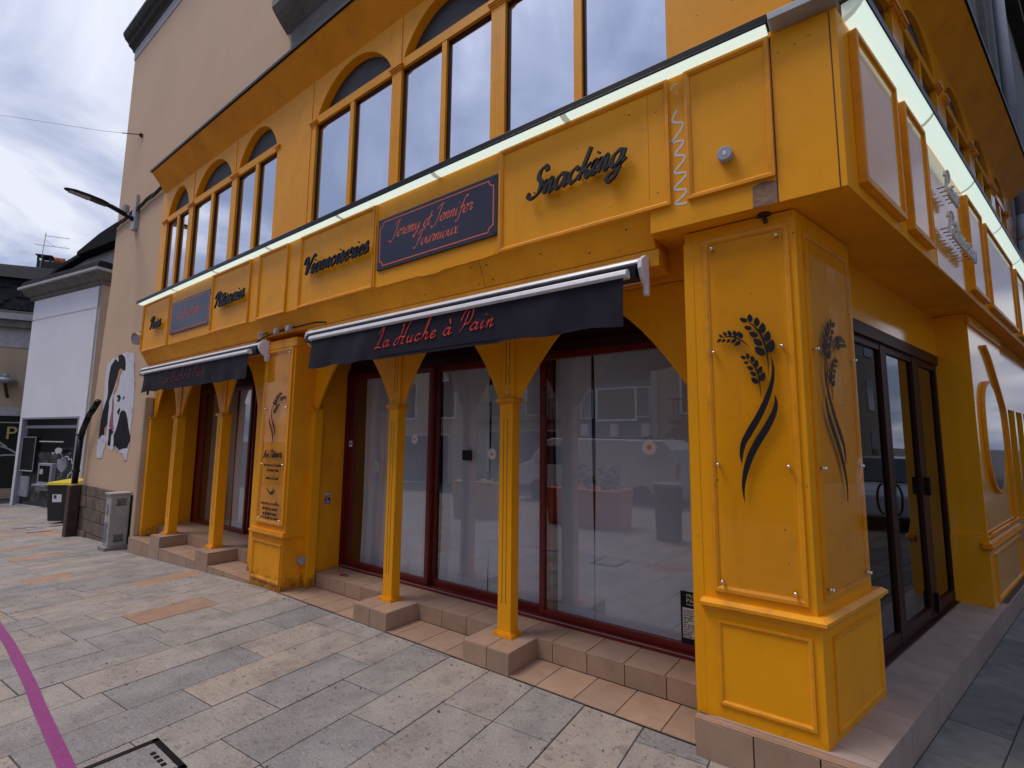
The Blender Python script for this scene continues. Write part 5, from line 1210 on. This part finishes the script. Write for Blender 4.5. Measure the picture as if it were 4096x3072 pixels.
k = MB(); k.box(WF, .2, 4.2, 2.34, 2.40, -.17, .02); k.box(WF, 4.12, 4.19, -.7, 2.4, -.17, .01); k.box(WF, .21, .25, -.7, 2.4, -.17, .01); k.box(WF, .25, 4.12, 2.02, 2.12, -.17, -.10); k.box(WF, .22, 4.18, -.9, -.66, -.17, -.02); k.build('recess_frame', 'greyplastic', WH)
k = MB(); k.box(WF, .25, 4.12, 2.12, 2.34, -.17, -.12); k.box(WF, .3, 4.1, 1.2, 2.02, -.16, -.15); k.build('dark_glass', 'black', WH)
k = MB(); k.box(WF, .26, 1.25, .52, 1.70, -.17, -.06); k.build('rolled_shutter', 'blackmatt', WH)
k = MB(); k.frame(WF, .24, 1.27, .50, 1.72, -.06, -.04, .04); k.build('shutter_frame', 'greyplastic', WH)
k = MB(); k.box(WF, 1.72, 2.66, -.1, .82, -.17, -.03); k.build('atm_body', 'greyplastic', WH, .02)
k = MB(); k.box(WF, 1.82, 2.56, .20, .74, -.03, -.028); k.build('atm_screen', 'black', WH)
k = MB(); k.box(WF, 1.72, 2.66, .06, .12, -.03, .10); k.build('atm_shelf', 'greymetal', WH)
k = MB(); k.box(WF, 1.87, 2.1, .45, .62, -.028, -.02); k.build('atm_sticker', 'palestone', WH)
k = MB(); k.box(WF, .25, .92, -.40, .33, -.17, -.08); k.build('terminal', 'greyplastic', WH, .04)
k = MB()
for j in range(3): k.box(WF, .50, .70, -.02+j*.1-.1, .03+j*.1-.1, -.08, -.075)
k.build('terminal_keys', 'palestone', WH)
k = MB(); P = [(1.37, 1.23), (1.5, 1.27), (1.71, 1.29), (1.8, 1.38), (2.14, 1.37), (2.2, 1.25), (2.34, 1.10), (2.42, 1.22), (2.62, 1.15), (2.7, 1.22), (2.93, 1.12), (3.01, 1.02), (3.2, 1.06), (3.36, 1.08), (3.45, .98), (3.6, .98), (3.8, .82), (3.74, .7), (3.78, .62), (3.51, .47), (3.5, .40), (3.47, .34)]
rnd = random.Random(1); Q = []
for i in range(len(P)-1):
    for j in range(4):
        t = j/4; Q.append((P[i][0]+(P[i+1][0]-P[i][0])*t+rnd.uniform(-.03, .03), P[i][1]+(P[i+1][1]-P[i][1])*t+rnd.uniform(-.03, .03)))
for i in range(len(Q)-1): ribbon(k, WF, [Q[i], Q[i+1]], .018, -.159, -.152)
k.box(WF, 1.25, 2.97, 1.54, 1.58, -.15, -.145); k.build('chalk_map_line', 'graffiti', WH)
k = MB()
for q in ([(3.2, 1.78), (3.35, 1.72), (3.45, 1.80), (3.56, 1.73), (3.71, 1.72), (3.63, 1.47), (3.36, 1.44), (3.18, 1.6)], [(2.28, 1.3), (2.45, 1.42), (2.78, 1.45), (2.85, 1.32), (2.47, 1.25)], [(2.68, .97), (3.24, 1.02), (3.37, .74), (3.07, .53), (2.67, .69)], [(1.37, .79), (1.65, .76), (1.64, .33), (1.41, .32)], [(3.35, 1.42), (3.6, 1.38), (3.62, 1.2), (3.4, 1.15)]):
    k.prism(WF, q, -.159, -.153)
k.build('painted_shape', 'greyplastic', WH)
k = MB(); k.cyl(WF.p(2.85, 1.25, -.14), WF.p(3.2, 1.28, .05), .07, .09, 14); k.build('small_spotlight', 'white', WH)
settle(WH, (-22.8, 1.1, -.75))
# slate roofed house behind with chimney
SH = thing('slate_roof_house', 'slate roofed house rising behind the white house with a grey gable', 'house')
def pt(dirx, diry, dirz, t): return Vector((dirx*t, -3.1+diry*t, 1.733+dirz*t))
k = MB()
GF = Frdir((-26.3, 1.62, 0), 11.5)
k.prism(GF, [(-2.5, 5), (-2.5, 7.2), (0, 8.42), (2.0, 8.80), (6, 9.35), (6, 5)], -5, 0); k.build('gable_wall', 'palestone', SH)
k = MB(); k.prism(GF, [(-4.0, 6.6), (0, 8.45), (2.2, 8.86), (2.0, 8.98), (-.1, 8.58), (-4.1, 6.75)], -5, .25); k.prism(GF, [(1.7, 8.72), (6, 9.0), (6, 9.95), (3.2, 9.35), (1.7, 8.86)], -5, .4); k.build('roof', 'slate', SH)
settle(SH, (-25, 4, -.7))
CH = thing('chimney_stack', 'dark rendered chimney stack with orange pots and cap slab, beside the aerial', 'chimney')
CF = Frdir((-31.1, 1.95, 0), 60)
k = MB(); k.box(CF, -.55, .42, 5.5, 10.0, -.7, .0); k.box(CF, .42, .60, 5.5, 9.85, -.68, -.02); k.build('stack', 'darkstone', CH, .02)
k = MB(); k.box(CF, -.60, .0, 10.22, 10.28, -.75, .05)
for u in (-.55, -.36, -.1): k.box(CF, u, u+.06, 10.0, 10.22, -.1, .0)
k.build('cap_slab', 'darkstone', CH)
for u in (.10, .32): MB().cyl(CF.p(u, 9.95, -.2), CF.p(u, 10.25, -.2), .12, .11, 16).build('chimney_pot', 'terracotta', CH, smooth=True)
settle(CH, (-31.1, 1.1, 5.5))
t_ = thing('tv_aerial', 'thin television aerial with two comb arms above the chimney', 'aerial')
k = MB(); b0 = CF.p(-.38, 9.6, .05); k.tube([b0, b0+Vector((.03, .06, 1.75))], .014, 8); k.build('mast', 'greymetal', t_)
k = MB(); u_ = CF.u
p1 = b0+Vector((.03, .06, 1.60)); p2 = b0+Vector((.02, .05, 1.12))
k.tube([p1-u_*.06, p1+u_*.9], .010, 6); k.tube([p2-u_*.35, p2+u_*.95], .010, 6); k.tube([p1+Vector((0, 0, -.2)), p2+u_*.4], .008, 6)
for i in range(8): q = p1+u_*(.05+i*.11); k.tube([q-CF.n*.15, q+CF.n*.15], .005, 5)
for i in range(8): q = p2+u_*(-.25+i*.15); k.tube([q-CF.n*.2, q+CF.n*.2], .005, 5)
k.build('aerial_arms', 'greymetal', t_); settle(t_, b0)
# yellow house far left with dark shop
FH = thing('corner_shop_house', 'pale ochre house with slate mansard and dark green shop at the far left', 'house')
ff = Frdir((-28.6, .2, 0), 62)       # facade turned towards the camera
k = MB(); k.box(ff, -9, 3.2, 2.9, 5.35, -5, 0); k.box(ff, -9, 3.2, -.9, -.35, -5, .0); k.build('wall', 'creamrender', FH)
k = MB(); k.box(ff, -9, 3.2, 5.35, 6.15, -5, .04); k.box(ff, -9, 3.2, 2.55, 2.9, -5, .06); k.build('stone_band', 'palestone', FH)
k = MB(); k.box(ff, -9, 3.2, 6.15, 6.45, -5, .30); k.box(ff, -9, 3.2, 6.7, 6.85, -5, .22); k.build('cornice', 'stone', FH)
k = MB(); k.box(ff, -9, 3.2, 6.45, 6.7, -5, .42); k.build('cornice_moulding', 'palestone', FH)
k = MB(); k.hexa([ff.p(-9, 6.85, .2), ff.p(3.2, 6.85, .2), ff.p(3.2, 6.85, -5), ff.p(-9, 6.85, -5), ff.p(-9, 8.35, -.5), ff.p(3.2, 8.35, -.5), ff.p(3.2, 8.35, -5), ff.p(-9, 8.35, -5)])
k.hexa([ff.p(-9, 8.37, -.35), ff.p(3.2, 8.37, -.35), ff.p(3.2, 8.37, -5), ff.p(-9, 8.37, -5), ff.p(-9, 9.2, -2.5), ff.p(3.2, 9.6, -2.5), ff.p(3.2, 9.6, -5), ff.p(-9, 9.2, -5)])
for r in range(7):
    for i in range(26):
        if random.random() < .55:
            u = 3.1-i*.24+(r % 2)*.12; t0 = r/7; z0 = 6.9+1.4*t0; w0 = .21-.68*t0; k.hexa([ff.p(u, z0, w0), ff.p(u+.22, z0, w0), ff.p(u+.22, z0, w0+.012), ff.p(u, z0, w0+.012), ff.p(u, z0+.19, w0-.09), ff.p(u+.22, z0+.19, w0-.09), ff.p(u+.22, z0+.19, w0-.085), ff.p(u, z0+.19, w0-.085)])
k.build('roof', 'slate', FH)
k = MB(); k.box(ff, -9, 3.2, -.35, 2.55, -.3, -.05); k.build('shopfront', 'darkgreen', FH)
k = MB(); k.box(ff, -9, 2.6, 2.26, 2.30, -.04, .02)
for u, v in ((.2, .7), (-.3, 1.1), (.9, .3)): ribbon(k, ff, crom([(u-1, .2+v), (u-.4, .65+v), (u+.4, .6+v), (u+1, .2+v)], 4), .03, -.05, -.04)
k.build('window_line', 'palestone', FH)
k = MB(); textmesh(k, ff, 'P', .62, 1.62, .72, 0.0, .02); k.build('shop_letter', 'gold', FH)
settle(FH, (-29, .2, -.7))
t_ = thing('wall_lantern', 'grey dome wall lamp on the ochre house at the far left', 'wall lamp')
c = ff.p(.55, 3.9, .35); k = MB(); k.cyl(c, c+Vector((0, 0, .18)), .40, .22, 20); k.cyl(c+Vector((0, 0, .18)), c+Vector((0, 0, .32)), .12, .08, 14); k.cyl(c, c-Vector((0, 0, .06)), .30, .26, 20); k.build('shade', 'greymetal', t_, smooth=True)
k = MB(); k.tube([c-Vector((0, 0, .03)), c-Vector((0, 0, .5))-ff.n*.25, ff.p(.55, 3.3, .0)], .05); k.build('bracket', 'rust', t_); settle(t_, c)
t_ = thing('closed_parasol', 'closed black parasol standing beside the white house', 'parasol')
c = WF.p(-.75, -.75, 1.0); k = MB()
k.cyl(c+Vector((0, 0, 1.9)), c+Vector((0, 0, 2.95)), .34, .30, 10); k.cyl(c+Vector((0, 0, 2.95)), c+Vector((0, 0, 3.85)), .30, .10, 10); k.cyl(c+Vector((0, 0, 3.85)), c+Vector((0, 0, 3.95)), .05, .03, 8); k.build('canopy', 'blackmatt', t_)
k = MB(); k.cyl(c, c+Vector((0, 0, 2.0)), .03); k.cyl(c, c+Vector((0, 0, .08)), .3); k.build('pole', 'blackmatt', t_); settle(t_, c)

# ================================================================ grey building beyond the side street end
GB = thing('grey_stone_house', 'dark grey stone house with drainpipe beyond the bakery in the side street', 'house')
k = MB(); k.box(SFr(-.35), 9.9, 30.0, -.3, 12.9, -6, 0); k.build('wall', 'stone', GB)
k = MB(); k.box(SFr(-.35), 9.9, 30.0, 12.9, 13.3, -6, .25); k.box(SFr(-.35), 9.9, 30.0, 13.3, 13.45, -6, .4); k.build('cornice', 'darkstone', GB)
k = MB(); k.tube([SFr(-.35).p(10.6, 12.9, .15), SFr(-.35).p(10.6, 6.2, .15), SFr(-.35).p(10.2, 5.6, .15), SFr(-.35).p(10.2, 0, .15)], .09, 12); k.build('drainpipe', 'greyplastic', GB, smooth=True)
for s_ in (11.5, 13.5):
    for z in (1.2, 4.2, 7.2): MB().box(SFr(-.35), s_, s_+1.1, z, z+1.9, -.02, .02).build('window', 'vanglass', GB)
settle(GB, (2.5, 11, 0))

# ================================================================ things across the square, seen mirrored in the glass
def facade_house(x0, x1, y, h, mt, label, wins, extra=None):
    t_ = thing('terrace_house', label, 'house', group='houses across the square')
    Fm = Fr((0, y, 0), (-1, 0, 0), (0, 1, 0))
    MB().box(Fm, -x1, -x0, -.8, h, -8, 0).build('wall', mt, t_)
    MB().box(Fm, -x1-.2, -x0+.2, h, h+.35, -8.2, .3).build('cornice', 'stone', t_)
    MB().hexa([Fm.p(-x1, h+.35, .1), Fm.p(-x0, h+.35, .1), Fm.p(-x0, h+.35, -8), Fm.p(-x1, h+.35, -8), Fm.p(-x1, h+2.6, -3), Fm.p(-x0, h+2.6, -3), Fm.p(-x0, h+2.6, -5), Fm.p(-x1, h+2.6, -5)]).build('roof', 'slate', t_)
    for (a, b, z0, z1) in wins:
        o = MB().box(Fm, -b, -a, z0, z1, 0, .05).build('window', 'vanglass', t_)
        k = MB(); k.frame(Fm, -b-.08, -a+.08, z0-.08, z1+.08, .0, .09, .10); k.build('window_frame', 'white', t_)
    settle(t_, ((x0+x1)/2, y, 0)); return t_
facade_house(-7.3, -1.5, -15, 7.5, 'creamrender', 'cream house with balcony windows across the square, right of the blue shop', [(-6.2, -4.9, 2.9, 4.9), (-3.6, -2.4, 2.9, 4.9), (-6.6, -2.2, -.2, 2.1)])
facade_house(-10.9, -7.4, -15, 7.0, 'blueshop', 'blue painted shop house with shutters across the square', [(-9.9, -8.2, 2.7, 4.0), (-10.5, -7.7, -.3, 1.9)])
facade_house(-17.0, -11.0, -15, 8.2, 'creamrender', 'tall cream house across the square, left of the blue shop', [(-16, -14.9, 3.0, 5.0), (-13.8, -12.6, 3.0, 5.0), (-16.2, -12.0, -.4, 2.2)])
facade_house(-29, -17.1, -15, 7.6, 'render', 'long beige house across the square at its far end', [(-20, -18.6, 3, 5), (-23, -21.6, 3, 5), (-26, -24.6, 3, 5), (-27, -19, -.6, 2)])
facade_house(-1.4, 9.0, -15, 8.0, 'palestone', 'grey stone terrace house across the square behind the camera', [(.4, 1.6, 3, 5), (3.4, 4.6, 3, 5), (6.2, 7.4, 3, 5)])
t_ = thing('blue_shop_front', 'shutters, awning board and lamps of the blue shop across the square', 'shopfront')
Fm = Fr((0, -15, 0), (-1, 0, 0), (0, 1, 0))
for u in (7.55, 10.15):
    k = MB(); k.box(Fm, u, u+.55, 2.8, 4.0, 0.02, .08); k.build('shutter', 'bluegrey', t_); k = MB(); k.frame(Fm, u-.04, u+.59, 2.75, 4.05, .02, .11, .06); k.build('shutter_frame', 'white', t_)
k = MB(); k.box(Fm, 7.5, 10.8, 4.35, 4.7, 0, .12); k.build('name_board', 'blackmatt', t_)
for u in (7.5, 8.9, 10.3): k = MB(); k.box(Fm, u, u+.32, 2.0, 2.5, .1, .3); k.build('lamp_box', 'white', t_)
k = MB(); k.box(Fm, 7.4, 10.9, -.5, 1.95, 0, .2); k.build('dark_front', 'black', t_)
k = MB()
for i in range(22): k.box(Fm, 2.2+i*.2, 2.23+i*.2, 2.6, 3.4, .5, .53)
k.box(Fm, 2.1, 6.6, 3.4, 3.46, .48, .55); k.box(Fm, 2.1, 6.6, 2.5, 2.6, 0, .6); tag(k.build('balcony', 'blackmatt'), 'black railed balcony across the square, right of the blue shop', 'balcony')
for u in (11.05, 17.05, 1.4, 7.2): k = MB(); k.box(Fm, u, u+.28, -.6, 7.4, 0, .1); tag(k.build('stone_pier', 'palestone'), 'pale stone pier dividing the house fronts across the square', 'pier', 'stone piers across the square')
k = MB()
for i in range(30): k.box(Fm, 11.6+i*.17, 11.63+i*.17, 2.7, 3.6, .5, .53)
k.box(Fm, 11.5, 16.8, 3.6, 3.66, .48, .55); k.box(Fm, 11.5, 16.8, 2.6, 2.7, 0, .6); tag(k.build('balcony', 'blackmatt'), 'black railed balcony across the square, left of the blue shop', 'balcony')
k = MB(); k.hexa([Fm.p(2.2, 2.3, 0), Fm.p(6.6, 2.3, 0), Fm.p(6.6, 2.3, .1), Fm.p(2.2, 2.3, .1), Fm.p(2.2, 1.9, 1.1), Fm.p(6.6, 1.9, 1.1), Fm.p(6.6, 1.95, 1.1), Fm.p(2.2, 1.95, 1.1)]); tag(k.build('shop_blind', 'darkgreen'), 'dark green sloping shop blind across the square', 'blind')
settle(t_, (-9, -15, 0))
t_ = thing('parked_van', 'white panel van parked across the square', 'van')
k = MB(); Fv = Fr((0, -8.6, -.12), (-1, 0, 0), (0, 1, 0))
k.prism(Fv, [(4.4, .35), (4.35, 1.0), (4.5, 1.65), (4.75, 1.92), (8.3, 1.97), (8.75, 1.85), (9.25, 1.25), (9.9, 1.0), (10.0, .4)], -1.9, 0); k.build('body', 'vanwhite', t_, .05)
MB().prism(Fv, [(7.7, 1.15), (7.7, 1.72), (8.5, 1.72), (8.95, 1.15)], 0, .01).build('side_window', 'vanglass', t_)
MB().box(Fv, 4.6, 9.8, .30, .45, -.02, .02).build('sill', 'blackmatt', t_)
for u in (5.4, 8.9):
    for wv in (.0, -1.7): MB().cyl(Fv.p(u, .33, wv-.2), Fv.p(u, .33, wv+.02), .33, .33, 24).build('wheel', 'blackmatt', t_)
MB().box(Fv, 4.36, 4.42, .9, 1.3, -.15, 0).build('tail_light', 'redkey', t_); settle(t_, (-7.2, -9.5, 0))
for (xa, xb, y, mt, lb) in ((-5.9, -4.2, -4.5, 'planterorange', 'orange'), (-8.6, -7.2, -4.3, 'planteryellow', 'yellow')):
    t_ = thing('square_planter', 'large ' + lb + ' box planter standing in the square', 'planter', group='box planters in the square')
    z0 = gz(xa); k = MB(); k.box(MF, xa, xb, z0+.05, .78, -y-.0, -y+.9) if False else k.hexa([(xa+.05, y-.7, z0), (xb-.05, y-.7, z0), (xb-.05, y, z0), (xa+.05, y, z0), (xa, y-.75, .76), (xb, y-.75, .76), (xb, y+.03, .76), (xa, y+.03, .76)]); k.build('box', mt, t_, .02)
    k = MB(); rnd = random.Random(int(-xa*10))
    for i in range(160):
        c = Vector((rnd.uniform(xa+.15, xb-.15), rnd.uniform(y-.6, y-.1), .76+rnd.random()**2*.5)); d = Vector((rnd.uniform(-1, 1), rnd.uniform(-1, 1), rnd.uniform(.2, 1)))*.09; e_ = d.orthogonal().normalized()*.035
        k.quad([c-d, c+e_, c+d, c-e_])
    k.build('shrub', 'leafgreen', t_); settle(t_, ((xa+xb)/2, y-.35, z0))
t_ = thing('litter_bin', 'round dark litter bin in the square beside the orange planter', 'bin')
k = MB(); k.cyl((-3.15, -4.3, 0), (-3.15, -4.3, .95), .22, .25, 20); k.build('body', 'blackmatt', t_); k = MB(); k.cyl((-3.15, -4.3, .95), (-3.15, -4.3, 1.0), .27, .27, 20); k.build('rim', 'greymetal', t_); settle(t_, (-3.15, -4.3, 0))
# side street: houses opposite and a parked car, mirrored in the side door
t_ = thing('side_street_house', 'long grey terrace on the far side of the side street', 'house')
Fs = Fr((7.4, 0, 0), (sA, cA, 0), (-cA, sA, 0))
k = MB(); k.box(Fs, 2, 30, -.5, 12.6, -7, 0); k.build('wall', 'stone', t_); k = MB()
for i in range(9):
    for z in (.8, 3.6, 6.6, 9.4): k.box(Fs, 3+i*3, 4.1+i*3, z, z+1.7, 0, .03)
k.build('window', 'vanglass', t_); k = MB(); k.hexa([Fs.p(2, 12.6, .2), Fs.p(30, 12.6, .2), Fs.p(30, 12.6, -7), Fs.p(2, 12.6, -7), Fs.p(2, 14.2, -3), Fs.p(30, 14.2, -3), Fs.p(30, 14.2, -4), Fs.p(2, 14.2, -4)]); k.build('roof', 'slate', t_); settle(t_, (11, 15, 0))
t_ = thing('parked_car', 'pale blue hatchback car parked nose-on in the side street', 'car')
Cc = Frdir((4.44, 7.97, 0), 60)
k = MB(); k.prism(Cc, [(0, .3), (0, .75), (.9, .92), (1.6, 1.42), (3.3, 1.45), (3.9, 1.0), (4.0, .4)], -1.7, 0); k.build('body', 'carblue', t_, .06)
k = MB(); k.prism(Cc, [(1.15, .95), (1.7, 1.36), (3.2, 1.38), (3.6, .98)], 0, .01); k.prism(Cc, [(1.15, .95), (1.7, 1.36), (3.2, 1.38), (3.6, .98)], -1.71, -1.70); k.build('side_window', 'vanglass', t_)
Cn = Fr(Cc.p(0, 0, 0), -Cc.n, -Cc.u)
k = MB(); k.hexa([Cc.p(.92, .94, -.1), Cc.p(.92, .94, -1.6), Cc.p(1.58, 1.41, -1.5), Cc.p(1.58, 1.41, -.2), Cc.p(.90, .96, -.1), Cc.p(.90, .96, -1.6), Cc.p(1.56, 1.43, -1.5), Cc.p(1.56, 1.43, -.2)]); k.build('windscreen', 'vanglass', t_)
for wv in (-.15, -1.3): MB().hexa([Cc.p(-.01, .55, wv-.3), Cc.p(-.01, .55, wv), Cc.p(.02, .55, wv), Cc.p(.02, .55, wv-.3), Cc.p(-.01, .7, wv-.3), Cc.p(-.01, .7, wv), Cc.p(.02, .7, wv), Cc.p(.02, .7, wv-.3)]).build('headlight', 'white', t_)
for u in (.7, 3.2):
    for wv in (.01, -1.5): MB().cyl(Cc.p(u, .3, wv-.2), Cc.p(u, .3, wv), .3, .3, 20).build('wheel', 'blackmatt', t_)
settle(t_, Cc.p(2, 0, -.8))
settle(BK, (-5, .3, 0))
